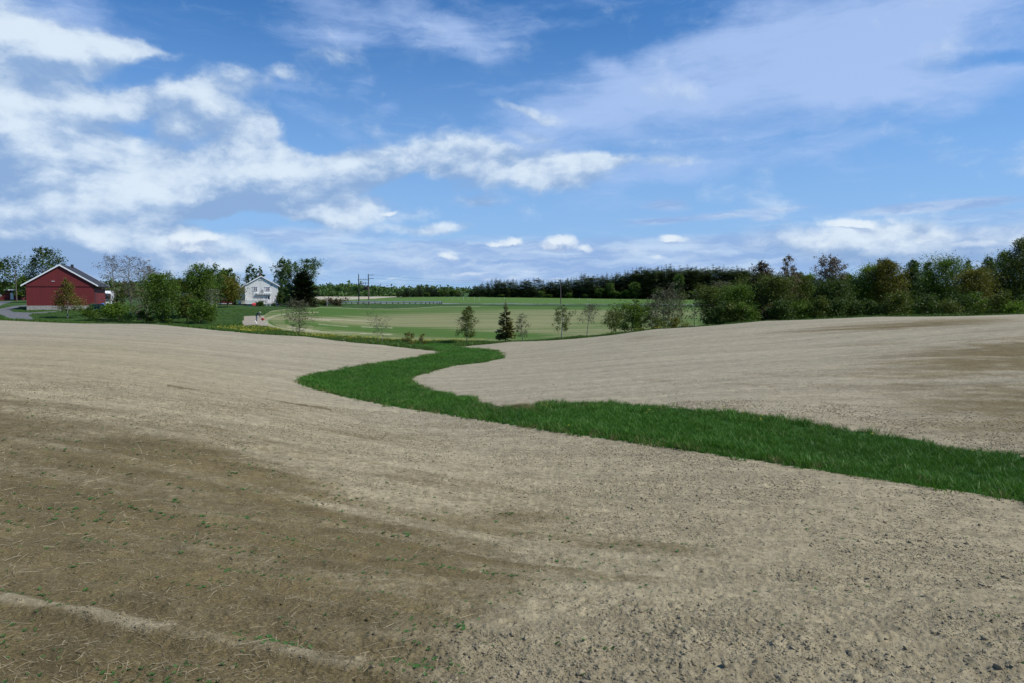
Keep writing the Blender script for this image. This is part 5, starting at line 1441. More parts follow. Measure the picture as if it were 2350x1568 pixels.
def build_roadside():
    # H-frame of two poles with crossarms, fuses and a transformer
    D = 205.0; x, y, z = spot(836, D); z = z_at(703.5, D); S = D / FPX
    t = empty('transformer_pole', (x, y, z), 0, label='pair of tall wooden poles joined by crossarms carrying a transformer', cat='power pole')
    top = z_at(630, D) - z
    zz = lambda Y: z_at(Y, D) - z
    pl, pr = (823.5 - 836) * S, (844.5 - 836) * S - .6
    pr = (846.5 - 836) * S
    for xx in (pl, pr):
        MB().tube([(xx, 0, -.8), (xx + (0.08 if xx < 0 else -.05), 0, top)], [.19, .13], 8).put('pole', MT['pole'], t)
        MB().tube([(xx, 0, top + .001), (xx, 0, top + .35)], [.06, .05], 6).put('insulator', MT['ceramic'], t)
    def arm(Y, x0, x1, yy=-.22, hgt=.14):
        MB().box(x0, x1, yy - .07, yy + .07, zz(Y), zz(Y) + hgt).put('crossarm', MT['pole'], t)
    arm(643, pl - .3, pr + .3); arm(650.5, pl, pr + .2); arm(656, pl - .2, pr + .2); arm(665.5, pl - .1, pr + .1, -.3, .18)
    arm(632, pr - .1, pr + 1.6); arm(640, pr - .1, pr + 1.6)
    for i in range(3):
        insulator(t, pl + .75 + i * .75, -.22, zz(643) + .14)
        MB().tube([(pl + .75 + i * .7, -.3, zz(654)), (pl + .75 + i * .7, -.3, zz(647))], .085, 6).put('fuse', MT['ceramic'], t)
    MB().box(.0, 1.35, -.75, .15, zz(664.8) , zz(658)).put('transformer', MT['trafo'], t, .05)
    for i in range(5):
        MB().box(.08 + i * .26, .14 + i * .26, -.90, -.752, zz(664), zz(658.8)).put('cooling_fin', MT['trafo'], t)
    MB().box(pr - .1, pr + .3, -.35, -.2, zz(693), zz(689)).put('meter_box', MT['dish'], t)
    MB().tube([(pr - .1, -.1, -.3), (pl + 1.6, -.1, 1.1)], .09, 6).put('strut', MT['pole'], t)
    # single pole in the road verge further right, three wires between
    D2 = 213.0; x2, y2, z2 = spot(1287, D2); top2 = z_at(641, D2) - z2
    t2 = empty('utility_pole', (x2, y2, z2), 0, label='single thin utility pole by the road in front of the dark wood', cat='pole')
    MB().tube([(0, 0, -.6), (-.1, 0, top2)], [.15, .10], 8).put('pole', MT['pole'], t2)
    MB().box(-.9, .8, -.2, -.08, top2 - .45, top2 - .32).put('crossarm', MT['pole'], t2)
    for i in range(3): insulator(t2, -.75 + i * .7, -.14, top2 - .318)
    labs = ['power line from the upper arm of the paired poles to the single pole', 'power line from the middle arm of the paired poles to the single pole', 'power line hanging lowest between the paired poles and the single pole']
    for i in range(3):
        a = Vector((x + pr + (1.5 if i < 2 else .2), y - .2, z + zz((632, 640, 650.5)[i]) + .16))
        b = Vector((x2 - .75 + i * .7, y2 - .14, z2 + top2 - .02))
        P = []
        for q in range(25):
            u = q / 24; p = a.lerp(b, u); p.z -= 1.1 * 4 * u * (1 - u); P.append(tuple(p))
        tag(MB().tube(P, .014, 4).put('power_line', MT['dark']), labs[i], 'cable', 'wires between the poles')
    # guard rail: beam sections and posts
    D3 = 209.0
    gx = [(724, 691.2, 696.0), (1012, 693.6, 699.2)]
    xa, ya, za = spot(722, D3); xb, yb, zb = spot(1013, D3)
    t = empty('guard_rail', (xa, ya, za), 0, label='long steel guard rail on dark posts along the road beyond the crop field', cat='guard rail')
    pxs = [722, 737.5, 752, 766, 780.5, 794, 807, 820, 833, 847, 860.5, 874, 887.5, 901, 914, 927, 940, 953, 966, 977, 986, 994.5, 1003, 1009, 1013.5]
    pts = []
    for p in pxs:
        X, Yw, Z = spot(p, D3); pts.append((X - xa, 0, Z - za))
    for i, p in enumerate(pts):
        o = MB().box(-.10, .10, -.02, .16, -.6, .93).put('post', MT['black'], t); o.location = p
    for i in range(len(pts) - 1):
        a, b = pts[i], pts[i + 1]
        m = MB()
        prof = [(-.06, .50), (-.10, .58), (-.06, .66), (-.06, .70), (-.10, .78), (-.06, .86), (-.03, .86), (-.03, .50)]
        n = len(prof)
        m.v = [(a[0], yy, a[2] + zz_) for yy, zz_ in prof] + [(b[0] - .01, yy, b[2] + zz_) for yy, zz_ in prof]
        m.f = [(q, (q + 1) % n, n + (q + 1) % n, n + q) for q in range(n)] + [tuple(range(n - 1, -1, -1)), tuple(range(n, 2 * n))]
        m.put('rail_section', MT['steel'], t)
    # broken trunk at the verge
    D = 196.0; x, y, z = spot(750.5, D); h = z_at(684, D) - z
    t = empty('tree_stump', (x, y, z), 0, label='tall broken grey tree trunk standing in front of the guard rail', cat='stump')
    MB().tube([(0, 0, -.3), (.05, 0, h * .4), (-.05, 0, h * .75), (-.02, 0, h * .88)], [.34, .30, .27, .25], 9).put('trunk', MT['deadwood'], t)
    MB().tube([(-.05, 0, h * .74), (-.35, 0, h * .92), (-.5, 0, h * 1.0)], [.17, .13, .08], 7).put('broken_branch', MT['deadwood'], t)
    MB().tube([(.0, 0, h * .78), (.3, .1, h * .95), (.36, .1, h * 1.0)], [.16, .11, .07], 7).put('broken_branch', MT['deadwood'], t)
    for i, (p, wd) in enumerate(((768, 46), (735, 34))):
        plant(p, 197, 693.5 if i == 0 else 693, wd, ('low brown scrub along the verge right of the broken trunk', 'low green scrub along the verge left of the broken trunk')[i], 'dome', ('rust', 'olive')[i], name='verge_bush', cat='bush', leaves=700, leaf=.2, nb=14, base=.02, stems=4)
    # thin white marker stakes in the far field
    st = [(1037, 688, 691.5), (1052, 686.5, 691), (1063, 685.5, 693), (1089, 686, 694), (1099, 687, 694.5), (1075, 687, 692), (1147, 686, 689.5), (1158, 686, 690), (1315, 687.5, 691.5), (1330, 687, 692), (1349, 688, 693), (1355, 688, 693), (1383, 690, 695), (1451, 692.5, 697), (1562, 690, 695)]
    for i, (p, a, b) in enumerate(st):
        dd = 222 + (697 - b) * 14
        x, y, z = spot(p, dd); hh = (b - a) / FPX * dd
        t = empty('marker_stake', (x, y, z), 0, label='thin white marker stake in the green field beyond the road, %s from the left' % ('first', 'second', 'third', 'fourth', 'fifth', 'sixth', 'seventh', 'eighth', 'ninth', 'tenth', 'eleventh', 'twelfth', 'thirteenth', 'fourteenth', 'fifteenth')[sorted(q[0] for q in st).index(p)], cat='stake', group='white stakes in the far green field')
        MB().tube([(0, 0, -.3), ((-1) ** i * .12 * hh, 0, hh)], .032, 6).put('stake', MT['white'], t)
        MB().box((-1) ** i * .12 * hh - .06, (-1) ** i * .12 * hh + .06, -.06, .06, hh, hh + .12).put('cap', MT['steel'], t)

def rock(name, px, D, w, h, mat, label, seed):
    x, y, z = spot(px, D)
    rng = np.random.default_rng(seed)
    bm = bmesh.new(); bmesh.ops.create_icosphere(bm, subdivisions=3, radius=1.0)
    for v in bm.verts:
        p = np.array(v.co); n = 0.22 * (vnoise(p[:1] * 1.7 + seed, p[1:2] * 1.7 + p[2] * 2.1, seed)[0] - .5) * 2 + 0.08 * (vnoise(p[:1] * 5 + seed, p[1:2] * 5 + p[2] * 4, seed)[0] - .5)
        v.co *= 1 + n
        v.co.x *= w / 2; v.co.y *= w / 2 * .8; v.co.z *= h * .62
    me = bpy.data.meshes.new(name); bm.to_mesh(me); bm.free(); me.materials.append(mat)
    o = bpy.data.objects.new(name, me); link(o); o.location = (x, y, z + h * .36); o.rotation_euler = (0, .1, rng.uniform(0, 6))
    tag(o, label, 'rock')
    return o
def build_rocks():
    rock('boulder', 788, 84, 0.85, 0.62, MT['rock'], 'pale pinkish boulder at the edge of the left field by the ditch', 3)
    rock('boulder', 921, 80, 0.75, 0.36, MT['whiterock'], 'whitish flat stone lying in the grass near the tip of the left field', 5)
    x, y, z = spot(843, 84)
    t = empty('dead_branches', (x, y, z), 0, label='bleached fallen branches lying in the ditch left of the bare sapling', cat='branches')
    for i, (dx, dz, dy) in enumerate(((-1.0, .15, 0), (.55, .75, .2), (.2, .9, -.2), (-.5, .5, .3))):
        MB().tube([(0, 0, -.05), (dx * .5, dy * .5, .06 + dz * .55), (dx, dy, .03 + dz)], [.045, .035, .015], 6).put('branch', MT['deadwood'], t)
    # two pale planks / stakes at the soil patch
    for i, (p, a, dx, lab) in enumerate(((591, 112, -.45, 'leaning whitish stake at the near edge of the dug soil patch'), (608.5, 110, .35, 'short whitish stake by the curved end of the crop field'))):
        x, y, z = spot(p, a)
        t = empty('garden_stake', (x, y, z), 0, label=lab, cat='stake')
        MB().tube([(0, 0, -.15), (dx, 0, .62)], [.055, .05], 7).put('stake', MT['white'], t)
        MB().tube([(dx, 0, .621), (dx * 1.2, 0, .72)], [.05, .01], 7).put('tip', MT['deadwood'], t)

def skin_body(name, verts, edges, radii, mat, parent, root=0, sub=1):
    me = bpy.data.meshes.new(name); me.from_pydata(verts, edges, [])
    o = bpy.data.objects.new(name, me); link(o, parent)
    sk = o.modifiers.new('skin', 'SKIN'); sk.use_smooth_shade = True
    for i, r in enumerate(radii):
        me.skin_vertices[0].data[i].radius = (r, r) if not isinstance(r, tuple) else r
        me.skin_vertices[0].data[i].use_root = (i == root)
    sb = o.modifiers.new('sub', 'SUBSURF'); sb.levels = sub; sb.render_levels = sub
    me.materials.append(mat)
    return o
def build_person():
    # stooping forward to the right over the handles of a small red tiller
    D = 111.0; x, y, z = spot(590, D); z = z_at(736.5, D)
    t = empty('person', (x, y, z), 0, label='person in dark jacket, jeans and pale cap bent over a red garden tiller', cat='person')
    # facing +x
    V = [(-.10, 0, .93),                                   # 0 pelvis
         (.03, 0, 1.08), (.20, 0, 1.21), (.30, 0, 1.27), (.40, 0, 1.31),                # 1..4 spine to neck
         (-.08, -.10, .86), (.00, -.12, .48), (-.12, -.12, .10), (-.02, -.12, .04), (.10, -.12, .04),   # 5..9 near leg
         (-.12, .10, .86), (-.02, .12, .48), (-.16, .13, .10), (-.06, .13, .04), (.06, .13, .04),      # 10..14 far leg
         (.28, -.19, 1.21), (.34, -.24, .97), (.48, -.15, .70), (.52, -.14, .64),       # 15..18 near arm
         (.28, .19, 1.21), (.34, .24, .97), (.48, .15, .70), (.52, .14, .64)]            # 19..22 far arm
    E = [(0, 1), (1, 2), (2, 3), (3, 4), (0, 5), (5, 6), (6, 7), (7, 8), (8, 9), (0, 10), (10, 11), (11, 12), (12, 13), (13, 14), (3, 15), (15, 16), (16, 17), (17, 18), (3, 19), (19, 20), (20, 21), (21, 22)]
    Rr = [.15, .14, .16, .13, .06, .105, .075, .05, .055, .04, .105, .075, .05, .055, .04, .075, .055, .042, .04, .075, .055, .042, .04]
    skin_body('body', V, E, Rr, MT['jacket'], t)
    # jeans and boots as clothing over the legs
    for s, o in ((-1, 5), (1, 10)):
        skin_body('trouser_leg', [V[o], V[o + 1], tuple(np.array(V[o + 2]) + (0, 0, .04))], [(0, 1), (1, 2)], [.118, .088, .066], MT['jeans'], t)
        skin_body('boot', [tuple(np.array(V[o + 2]) + (0, 0, .02)), tuple(np.array(V[o + 3])), V[o + 4]], [(0, 1), (1, 2)], [.058, .062, .046], MT['black'], t)
    hd = (.52, 0, 1.38)
    bm = bmesh.new(); bmesh.ops.create_uvsphere(bm, u_segments=16, v_segments=12, radius=.105)
    for v in bm.verts:
        v.co.z *= 1.15
        if v.co.x > .05: v.co.x *= 1.08
    for (sx, sy, sz, r) in ((.115, 0, -.01, .022), (.0, .105, -.01, .025), (.0, -.105, -.01, .025)):
        bmesh.ops.create_uvsphere(bm, u_segments=6, v_segments=4, radius=r, matrix=Matrix.Translation((sx, sy, sz)))
    me = bpy.data.meshes.new('head'); bm.to_mesh(me); bm.free(); me.materials.append(MT['skin'])
    o = bpy.data.objects.new('head', me); link(o, t); o.location = hd; o.rotation_euler = (0, .45, 0)
    bm = bmesh.new(); bmesh.ops.create_uvsphere(bm, u_segments=14, v_segments=10, radius=.118)
    bmesh.ops.bisect_plane(bm, geom=bm.verts[:] + bm.edges[:] + bm.faces[:], plane_co=(0, 0, .015), plane_no=(.18, 0, 1), clear_inner=True)
    me = bpy.data.meshes.new('cap'); bm.to_mesh(me); bm.free(); me.materials.append(MT['cap'])
    o = bpy.data.objects.new('cap', me); link(o, t); o.location = hd; o.rotation_euler = (0, .45, 0)
    MB().prism_y([(.06, .02), (.20, .0), (.20, .012), (.06, .04)], -.075, .075).put('cap_peak', MT['cap'], o)
    bm = bmesh.new(); bmesh.ops.create_uvsphere(bm, u_segments=12, v_segments=8, radius=.113)
    bmesh.ops.bisect_plane(bm, geom=bm.verts[:] + bm.edges[:] + bm.faces[:], plane_co=(-.01, 0, 0), plane_no=(-1, 0, .1), clear_inner=True)
    me = bpy.data.meshes.new('hair'); bm.to_mesh(me); bm.free(); me.materials.append(MT['hair'])
    h = bpy.data.objects.new('hair', me); link(h, t); h.location = hd; h.rotation_euler = (0, .45, 0)
    for s in (-1, 1):                                       # hands round the grips, five fingers each
        hx = Vector((.545, s * .135, .615))
        vv = [tuple(hx + Vector((-.05, 0, .01))), tuple(hx + Vector((.0, 0, .012))), tuple(hx + Vector((.035, 0, .01)))]
        ee = [(0, 1), (1, 2)]; rr = [.026, .03, .026]
        for q in range(4):
            b = len(vv); yy = (-.027 + q * .018)
            L = (.9, 1.05, 1.0, .8)[q]
            vv += [tuple(hx + Vector((.05 * L + .005, yy, -.002))), tuple(hx + Vector((.055 * L, yy, -.035))), tuple(hx + Vector((.03, yy, -.045)))]
            ee += [(2, b), (b, b + 1), (b + 1, b + 2)]; rr += [.010, .009, .008]
        b = len(vv); vv += [tuple(hx + Vector((.005, -s * .04, -.01))), tuple(hx + Vector((.02, -s * .045, -.035)))]
        ee += [(1, b), (b, b + 1)]; rr += [.011, .009]
        skin_body('hand', vv, ee, rr, MT['skin'], t, 0, 1)
    # the tiller
    tx = x + .93
    k = empty('garden_tiller', (tx, y, z), 0, label='small red garden tiller with black tines pushed by the stooping person', cat='tiller')
    k.scale = (.62, .62, .62)
    MB().prism_y([(-.34, .34), (.30, .34), (.36, .52), (.22, .72), (-.20, .76), (-.36, .60)], -.20, .20).put('engine_cover', MT['red'], k, .03)
    MB().box(-.30, .26, -.16, .16, .18, .338).put('gearbox', MT['dark'], k)
    MB().prism_y([(-.46, .36), (.42, .36), (.50, .22), (.47, .20), (.40, .32), (-.44, .32)], -.34, .34).put('tine_guard', MT['red'], k)
    for yy in (-.26, -.1, .1, .26):
        w = MB()
        for q in range(4):
            a = q * math.pi / 2 + yy * 3
            c, s_ = math.cos(a), math.sin(a)
            w.prism_y([(.03 * -s_, .14 + .03 * c), (-.03 * -s_, .14 - .03 * c), (.2 * c - .01 * s_, .14 + .17 * s_), (.2 * c + .02 * s_, .14 + .17 * s_ + .02)], yy - .015, yy + .015)
        w.put('tine', MT['black'], k)
    for s in (-1, 1):
        MB().tube([(-.2, s * .1, .55), (-.40, s * .19, .82), (-.52, s * .21, .92), (-.64, s * .21, .95)], [.016, .016, .016, .02], 7).put('handle', MT['dark'], k)
    MB().tube([(.30, -.0, .74), (.30, 0, .80)], [.05, .05], 8).put('fuel_cap', MT['black'], k)

build_barn(); build_house(); build_yard(); build_roadside(); build_rocks(); build_person()

# ------------------------------------------------------------------ ground cover (countless small stuff)
def scatter_group(name, coll, ):
    ng = bpy.data.node_groups.new(name, 'GeometryNodeTree')
    ng.interface.new_socket('Geometry', in_out='INPUT', socket_type='NodeSocketGeometry')
    ng.interface.new_socket('Geometry', in_out='OUTPUT', socket_type='NodeSocketGeometry')
    N, L = ng.nodes.new, ng.links.new
    gi, go = N('NodeGroupInput'), N('NodeGroupOutput')
    ci = N('GeometryNodeCollectionInfo'); ci.inputs['Collection'].default_value = coll
    ci.inputs['Separate Children'].default_value = True; ci.inputs['Reset Children'].default_value = True
    ip = N('GeometryNodeInstanceOnPoints')
    def na(nm, t):
        a = N('GeometryNodeInputNamedAttribute'); a.data_type = t; a.inputs['Name'].default_value = nm
        return a.outputs[0]
    er = N('FunctionNodeEulerToRotation'); L(na('rot', 'FLOAT_VECTOR'), er.inputs[0])
    L(gi.outputs[0], ip.inputs['Points']); L(ci.outputs[0], ip.inputs['Instance'])
    ip.inputs['Pick Instance'].default_value = True
    L(na('pick', 'INT'), ip.inputs['Instance Index'])
    L(er.outputs[0], ip.inputs['Rotation']); L(na('scl', 'FLOAT_VECTOR'), ip.inputs['Scale'])
    L(ip.outputs[0], go.inputs[0])
    return ng
def scatter(name, P, rot, scl, protos, rng, extra=None, pick=None):
    coll = bpy.data.collections.new(name + ' pieces')
    for i, me in enumerate(protos):
        coll.objects.link(bpy.data.objects.new('%s_piece' % name, me))
    me = bpy.data.meshes.new(name)
    me.vertices.add(len(P)); me.vertices.foreach_set('co', np.asarray(P, np.float32).ravel())
    for nm, v in (('rot', rot), ('scl', scl)):
        a = me.attributes.new(nm, 'FLOAT_VECTOR', 'POINT'); a.data.foreach_set('vector', np.asarray(v, np.float32).ravel())
    a = me.attributes.new('pick', 'INT', 'POINT')
    a.data.foreach_set('value', (rng.integers(0, len(protos), len(P)) if pick is None else pick).astype(np.int32))
    for nm, v in (extra or {}).items(): fattr(me, nm, v)
    o = bpy.data.objects.new(name, me); link(o); tag(o, kind='stuff')
    md = o.modifiers.new('scatter', 'NODES'); md.node_group = scatter_group(name, coll)
    return o
def sample_faces(F, V, w, n, rng):
    w = w / w.sum()
    idx = rng.choice(len(F), n, p=w)
    q = V[F[idx]]
    u = rng.uniform(size=(n, 1)); v = rng.uniform(size=(n, 1))
    return (q[:, 0] * (1 - u) + q[:, 1] * u) * (1 - v) + (q[:, 3] * (1 - u) + q[:, 2] * u) * v
def face_area(F, V):
    q = V[F]
    return 0.5 * np.linalg.norm(np.cross(q[:, 2] - q[:, 0], q[:, 3] - q[:, 1]), axis=1)
def inst_attr(g, name):
    o = g.n('ShaderNodeAttribute'); o.attribute_type = 'INSTANCER'; o.attribute_name = name
    return o.outputs['Fac']
def blade_mat(name, c0, c1, c2):
    m, nt, b, out = new_mat(name); g = G(nt)
    t = inst_attr(g, 'tone'); r = g.attr('tint')
    c = g.mix(t, c0, c1); c = g.mix(g.m('MULTIPLY', r, 0.55), c, c2)
    g.put(b.inputs['Base Color'], c); b.inputs['Roughness'].default_value = 0.55; b.inputs['Specular IOR Level'].default_value = 0.3
    tr = g.n('ShaderNodeBsdfTranslucent'); g.put(tr.inputs[0], g.mix(0.5, c, c2))
    mx = g.n('ShaderNodeMixShader'); mx.inputs[0].default_value = 0.3
    g.put(mx.inputs[1], b.outputs[0]); g.put(mx.inputs[2], tr.outputs[0]); g.put(out.inputs[0], mx.outputs[0])
    return m
def tuft(rng, n, h, spread, w, mat, lean=0.45):
    V, F, T = [], [], []
    for i in range(n):
        a = rng.uniform(0, 6.28); r = spread * math.sqrt(rng.uniform())
        p = np.array([r * math.cos(a), r * math.sin(a), -0.03])
        hh = h * rng.uniform(0.55, 1.1); ln = rng.normal(size=2) * lean * hh * 0.6
        fa = rng.uniform(0, 6.28); s = np.array([math.cos(fa), math.sin(fa), 0]) * w * 0.5
        m = p + np.array([ln[0] * .3, ln[1] * .3, hh * .55]); e = p + np.array([ln[0], ln[1], hh])
        b = len(V); V += [p - s, p + s, m + s * .8, m - s * .8, e]
        F += [(b, b + 1, b + 2), (b, b + 2, b + 3), (b + 3, b + 2, b + 4)]
        T += [rng.uniform()] * 3
    me = mesh_np('tuft', np.array(V), np.array(F), mat); fattr(me, 'tint', T, 'FACE')
    return me
def build_cover():
    rng = np.random.default_rng(5)
    # --- waterway grass
    F, V = TERR[1]
    A = face_area(F, V); c = V[F].mean(1); r = np.hypot(c[:, 0], c[:, 1])
    px, Y = project(c[:, 0], c[:, 1], c[:, 2])
    dens = np.clip(75 * (18 / np.maximum(r, 10)), 12, 110)
    vis = (px > -120) & (px < 4200) & (r < 100) & (r > 6)
    w = A * dens * vis
    n = int(min(105000, w.sum()))
    P = sample_faces(F, V, w, n, rng)
    P[:, :2] += rng.normal(size=(n, 2)) * .13
    px, Y = project(P[:, 0], P[:, 1], P[:, 2])
    ed = poly_dist(px, Y, WATERWAY, 1.5)
    rr = np.hypot(P[:, 0], P[:, 1])
    nz = fbm(P[:, 0] * 0.35, P[:, 1] * 0.35, 61, 3); n2 = fbm(P[:, 0] * 1.6, P[:, 1] * 1.6, 62, 3)
    # straw-coloured matted patch and the tall clumps along the edges
    edge_m = ed * rr / FPX
    sc = (0.62 + 0.55 * (n2 - 0.3)) * (0.85 + 0.5 * nz) * (1 + 0.35 * np.clip(1 - edge_m / 0.6, 0, 1) * (n2 > 0.5))
    strawy = 1.25 * np.exp(-((px - 1180) / 85) ** 2 - ((Y - 934) / 12) ** 2) + 0.6 * np.exp(-((px - 1640) / 60) ** 2 - ((Y - 1040) / 8) ** 2) + 0.5 * np.exp(-((px - 780) / 40) ** 2 - ((Y - 911) / 4) ** 2)
    strawy = np.maximum(strawy, np.clip(1 - edge_m / 0.3, 0, 1) * (n2 > 0.48) * 0.6)
    strawy = np.maximum(strawy, 0.22 * smooth(.58, .72, fbm(P[:, 0] * .8, P[:, 1] * .8, 66, 3)))
    tone = np.clip(0.5 + (nz - 0.5) * 2.6 + (n2 - 0.5) * 1.8 + rng.normal(size=n) * .2, 0, 1)
    gm = blade_mat('green blades', (0.026, 0.100, 0.008), (0.046, 0.156, 0.012), (0.100, 0.220, 0.020))
    sm = blade_mat('straw blades', (0.20, 0.16, 0.06), (0.28, 0.24, 0.10), (0.10, 0.14, 0.03))
    protos = [tuft(rng, 24, 0.27, 0.14, 0.012, gm, .6) for _ in range(4)] + [tuft(rng, 16, 0.22, 0.13, 0.009, sm, 0.8) for _ in range(2)]
    pick = rng.integers(0, 4, n); st = rng.uniform(size=n) < strawy * 0.75
    pick[st] = 4 + (rng.uniform(size=st.sum()) < .5)
    wide = np.clip(rr / 26, 1.0, 2.4)
    scl = np.stack([sc * wide, sc * wide, sc * 0.74], 1) * rng.uniform(0.85, 1.2, (n, 1))
    rot = np.stack([rng.normal(size=n) * .08, rng.normal(size=n) * .08, rng.uniform(0, 6.28, n)], 1)
    scatter('grass_tufts', P, rot, scl, protos, rng, {'tone': tone}, pick)
    # yellow dandelion heads here and there
    k = 260
    cl = rng.uniform(size=(9, 2)); cen = np.array([(1635, 950), (1660, 958), (1705, 962), (1745, 972), (1250, 938), (1300, 990), (2000, 1020), (2230, 1050), (1480, 960)])
    pick_c = rng.integers(0, 9, k)
    pp = P[rng.integers(0, n, 4000)]; ppx, pY = project(pp[:, 0], pp[:, 1], pp[:, 2])
    dd = np.min(np.hypot(ppx[:, None] - cen[None, :, 0], (pY[:, None] - cen[None, :, 1]) * 2), axis=1)
    sel = pp[np.argsort(dd + rng.uniform(0, 60, len(dd)))[:16]]
    ym = plain('dandelion yellow', (0.46, 0.41, 0.025), 0.7)
    bm = bmesh.new(); bmesh.ops.create_icosphere(bm, subdivisions=1, radius=.022, matrix=Matrix.Translation((0, 0, .22)) @ Matrix.Diagonal((1, 1, .5, 1)))
    me = bpy.data.meshes.new('flower'); bm.to_mesh(me); bm.free(); me.materials.append(ym)
    FV, VV = TERR[2]
    cc = VV[FV].mean(1); pv, yv = project(cc[:, 0], cc[:, 1], cc[:, 2])
    wv = face_area(FV, VV) * yellow_map(pv, yv, np.hypot(cc[:, 0], cc[:, 1])) ** 1.5
    sv = sample_faces(FV, VV, wv, 1500, rng)
    nn = len(sel); sel = np.vstack([sel, sv]); m = len(sel)
    big = np.where(np.arange(m) < nn, 1.0, 2.6)
    scatter('dandelions', sel, np.zeros((m, 3)), np.stack([big, big, np.where(big > 1, 1.7, 1.0)], 1) * rng.uniform(.8, 1.3, (m, 1)), [me], rng)

    # --- rough verge grass beyond the field edge
    F, V = TERR[2]
    A = face_area(F, V); c = V[F].mean(1); r = np.hypot(c[:, 0], c[:, 1]); px, Y = project(c[:, 0], c[:, 1], c[:, 2])
    w = A * ((px > -60) & (px < 2420) & (c[:, 1] > 50) & (c[:, 1] < 150)) * np.where(c[:, 1] < 112, 1.0, 0.35)
    n = 26000
    P = sample_faces(F, V, w, n, rng)
    nz = fbm(P[:, 0] * 0.25, P[:, 1] * 0.25, 71, 4)
    gm2 = blade_mat('verge blades', (0.030, 0.085, 0.010), (0.062, 0.140, 0.018), (0.115, 0.180, 0.026))
    protos = [tuft(rng, 18, 0.42, 0.30, 0.035, gm2, .6) for _ in range(3)]
    sc = (0.35 + 1.1 * nz) * rng.uniform(.7, 1.2, n) * (1 - 0.55 * smooth(98, 116, P[:, 1]))
    scatter('verge_grass', P, np.stack([np.zeros(n), np.zeros(n), rng.uniform(0, 6.28, n)], 1), np.stack([sc * 1.3, sc * 1.3, sc], 1), protos, rng, {'tone': np.clip(nz * 1.6 - .3, 0, 1)})

    # --- soil clods, straw, seedlings on the bare field
    F, V = TERR[0]
    A = face_area(F, V); c = V[F].mean(1); r = np.hypot(c[:, 0], c[:, 1]); px, Y = project(c[:, 0], c[:, 1], c[:, 2])
    vis = (px > -120) & (px < 2470) & (c[:, 1] > 2.0)
    fd = dry_map(c[:, 0], c[:, 1], c[:, 2], px, Y)
    patch = fbm(c[:, 0] * 0.9, c[:, 1] * 0.9, 81, 4)
    cm, nt, b, out = new_mat('soil clods'); g = G(nt)
    d = inst_attr(g, 'dry'); t = inst_attr(g, 'tone'); f = g.noise(g.obj(), 1.6, 4, 0.6)
    br = g.mix(t, (0.092, 0.068, 0.029), (0.165, 0.127, 0.062)); pl = g.mix(t, (0.262, 0.225, 0.145), (0.410, 0.358, 0.245))
    col = g.mix(g.step(f, 0.3, 0.7), g.mix(d, br, pl), g.mix(g.m('MULTIPLY', d, .8), br, pl))
    g.put(b.inputs['Base Color'], col); b.inputs['Roughness'].default_value = .95; b.inputs['Specular IOR Level'].default_value = .12
    g.put(b.inputs['Normal'], g.bump(f, .5, .3))
    protos = []
    for k in range(6):
        bm = bmesh.new(); bmesh.ops.create_icosphere(bm, subdivisions=2 if k < 3 else 1, radius=1.0)
        for v in bm.verts:
            p = v.co.copy(); q = 1 + .30 * math.sin(3.1 * p.x + k * 2.1) * math.sin(2.7 * p.y - k) + .22 * math.sin(4.3 * p.z + 5 * p.x + k) + rng.normal() * .09
            v.co = Vector((p.x * q * (1.15 + .1 * (k % 3)), p.y * q, p.z * q * .58))
        me = bpy.data.meshes.new('clod'); bm.to_mesh(me); bm.free(); me.materials.append(cm); me.shade_smooth(); protos.append(me)
    def put_clods(name, n, lo, hi, rmin, rmax, small):
        w = A * vis * (r > rmin) * (r < rmax) / np.maximum(r, 2.0) ** 1.85 * (0.30 + 0.9 * fd) * (0.25 + 1.5 * smooth(.35, .7, patch))
        P = sample_faces(F, V, w, n, rng)
        rr = np.hypot(P[:, 0], P[:, 1]); px2, Y2 = project(P[:, 0], P[:, 1], P[:, 2])
        dr = dry_map(P[:, 0], P[:, 1], P[:, 2], px2, Y2)
        base = np.maximum(lo, small * rr)
        s = base * (1 + rng.pareto(2.6, n) * .5); s = np.minimum(s, hi)
        s *= (0.62 + 0.38 * dr)
        P[:, 2] += s * .02
        rot = np.stack([rng.normal(size=n) * .35, rng.normal(size=n) * .35, rng.uniform(0, 6.28, n)], 1)
        scl = s[:, None] * rng.uniform(.75, 1.25, (n, 3))
        scatter(name, P, rot, scl, protos, rng, {'dry': np.clip(dr + rng.normal(size=n) * .12, 0, 1), 'tone': rng.uniform(0, 1, n)})
    put_clods('soil_clods', 110000, .0038, .024, 2.3, 26, .00062)
    put_clods('far_clods', 5000, .008, .022, 14, 34, .0005)
    # straw
    sm2, nt, b, out = new_mat('straw'); g = G(nt)
    g.put(b.inputs['Base Color'], g.mix(inst_attr(g, 'tone'), (0.20, 0.155, 0.08), (0.60, 0.52, 0.34))); b.inputs['Roughness'].default_value = .6
    protos = []
    for k in range(5):
        L = 1.0; bend = [0, .06, -.10, .18, .02][k]
        P0 = [(-.5, 0, .0), (-.15, bend * .7, .02), (.15, bend, .02 + .03 * (k == 3)), (.5, 0, .0)]
        protos.append(MB().tube(P0, [.016, .019, .018, .013], 4).mesh('straw', sm2))
    n = 8000
    w = A * vis * (r > 2.2) * (r < 24) / np.maximum(r, 2.5) ** 1.7 * (0.05 + (1 - fd) ** 1.0) * (0.4 + patch)
    P = sample_faces(F, V, w, n, rng); rr = np.hypot(P[:, 0], P[:, 1])
    P[:, 2] += .004
    ln = np.clip(rng.gamma(2.0, .026, n) + .012, .015, .20) * np.clip(rr / 6, 1, 1.6)
    ang = ROW_DIR + rng.normal(size=n) * np.where(rng.uniform(size=n) < .6, .55, 3.0)
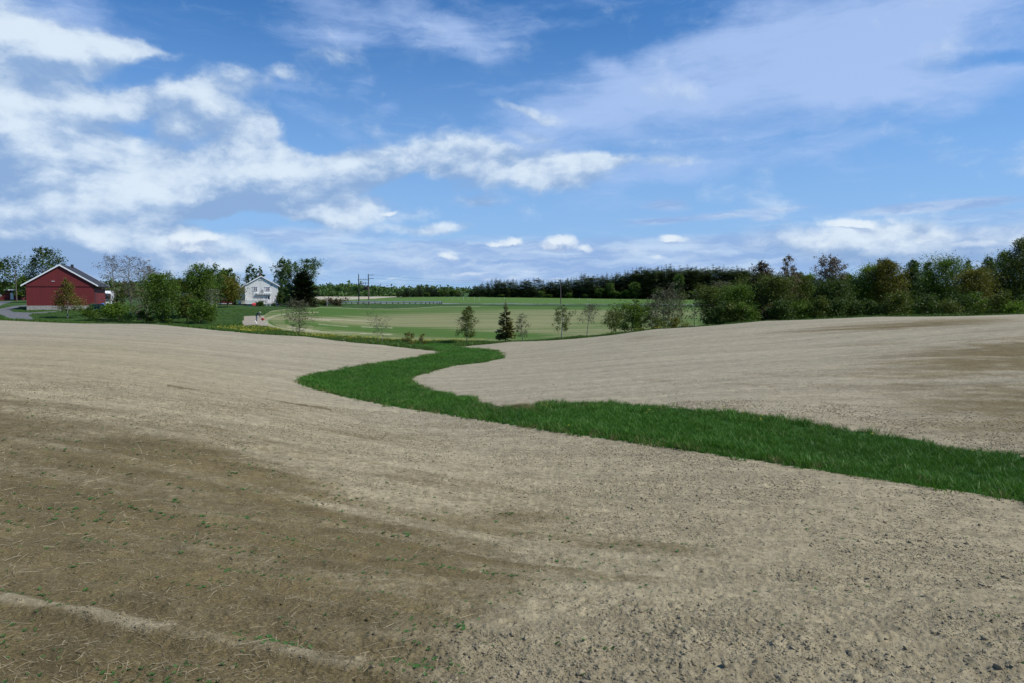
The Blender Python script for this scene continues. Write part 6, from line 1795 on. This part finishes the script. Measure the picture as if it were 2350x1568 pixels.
    rot = np.stack([rng.uniform(0, 6.28, n), rng.normal(size=n) * .14 + (rng.uniform(size=n) < .06) * rng.uniform(-1.1, 1.1, n), ang], 1)
    th = np.clip(.066 * np.clip(rr / 6, .8, 2.0), 0, 1)
    scl = np.stack([ln, th, th], 1)
    scatter('straw_litter', P, rot, scl, protos, rng, {'tone': rng.beta(1.0, 2.6, n)})
    # seedlings
    sg = blade_mat('seedling leaf', (0.028, 0.085, 0.020), (0.050, 0.140, 0.030), (0.085, 0.190, 0.04))
    protos = []
    for k in range(4):
        V2, F2 = [], []
        m = 3 + k
        for i in range(m):
            a = i * 6.28 / m + rng.uniform(-.4, .4); L = rng.uniform(.6, 1.1)
            d = np.array([math.cos(a), math.sin(a), 0]); s = np.array([-d[1], d[0], 0]) * .30 * L
            b0 = len(V2); V2 += [np.zeros(3), d * L * .5 + s + (0, 0, .35), d * L + (0, 0, .28), d * L * .5 - s + (0, 0, .35)]
            F2 += [(b0, b0 + 1, b0 + 2), (b0, b0 + 2, b0 + 3)]
        me = mesh_np('seedling', np.array(V2), np.array(F2), sg); fattr(me, 'tint', rng.uniform(size=len(F2)), 'FACE'); protos.append(me)
    n = 2000
    v_ = -c[:, 0] * math.sin(ROW_DIR) + c[:, 1] * math.cos(ROW_DIR)
    rowness = smooth(.55, .95, np.cos(v_ * 2 * math.pi / .62 + 2 * fbm(c[:, 0] * .2, c[:, 1] * .2, 91, 2)))
    w = A * vis * (r > 2.2) * (r < 22) / np.maximum(r, 2.5) ** 1.8 * (0.10 + (1 - fd)) * (.15 + rowness) * smooth(.38, .62, fbm(c[:, 0] * 2.2, c[:, 1] * 2.2, 93, 3))
    P = sample_faces(F, V, w, n, rng); rr = np.hypot(P[:, 0], P[:, 1])
    s = rng.uniform(.008, .021, n) * np.clip(rr / 5, 1, 1.8)
    P[:, 2] += .003
    scatter('seedlings', P, np.stack([rng.normal(size=n) * .2, rng.normal(size=n) * .2, rng.uniform(0, 6.28, n)], 1), np.stack([s, s, s], 1), protos, rng, {'tone': rng.uniform(0, 1, n)})
build_cover()
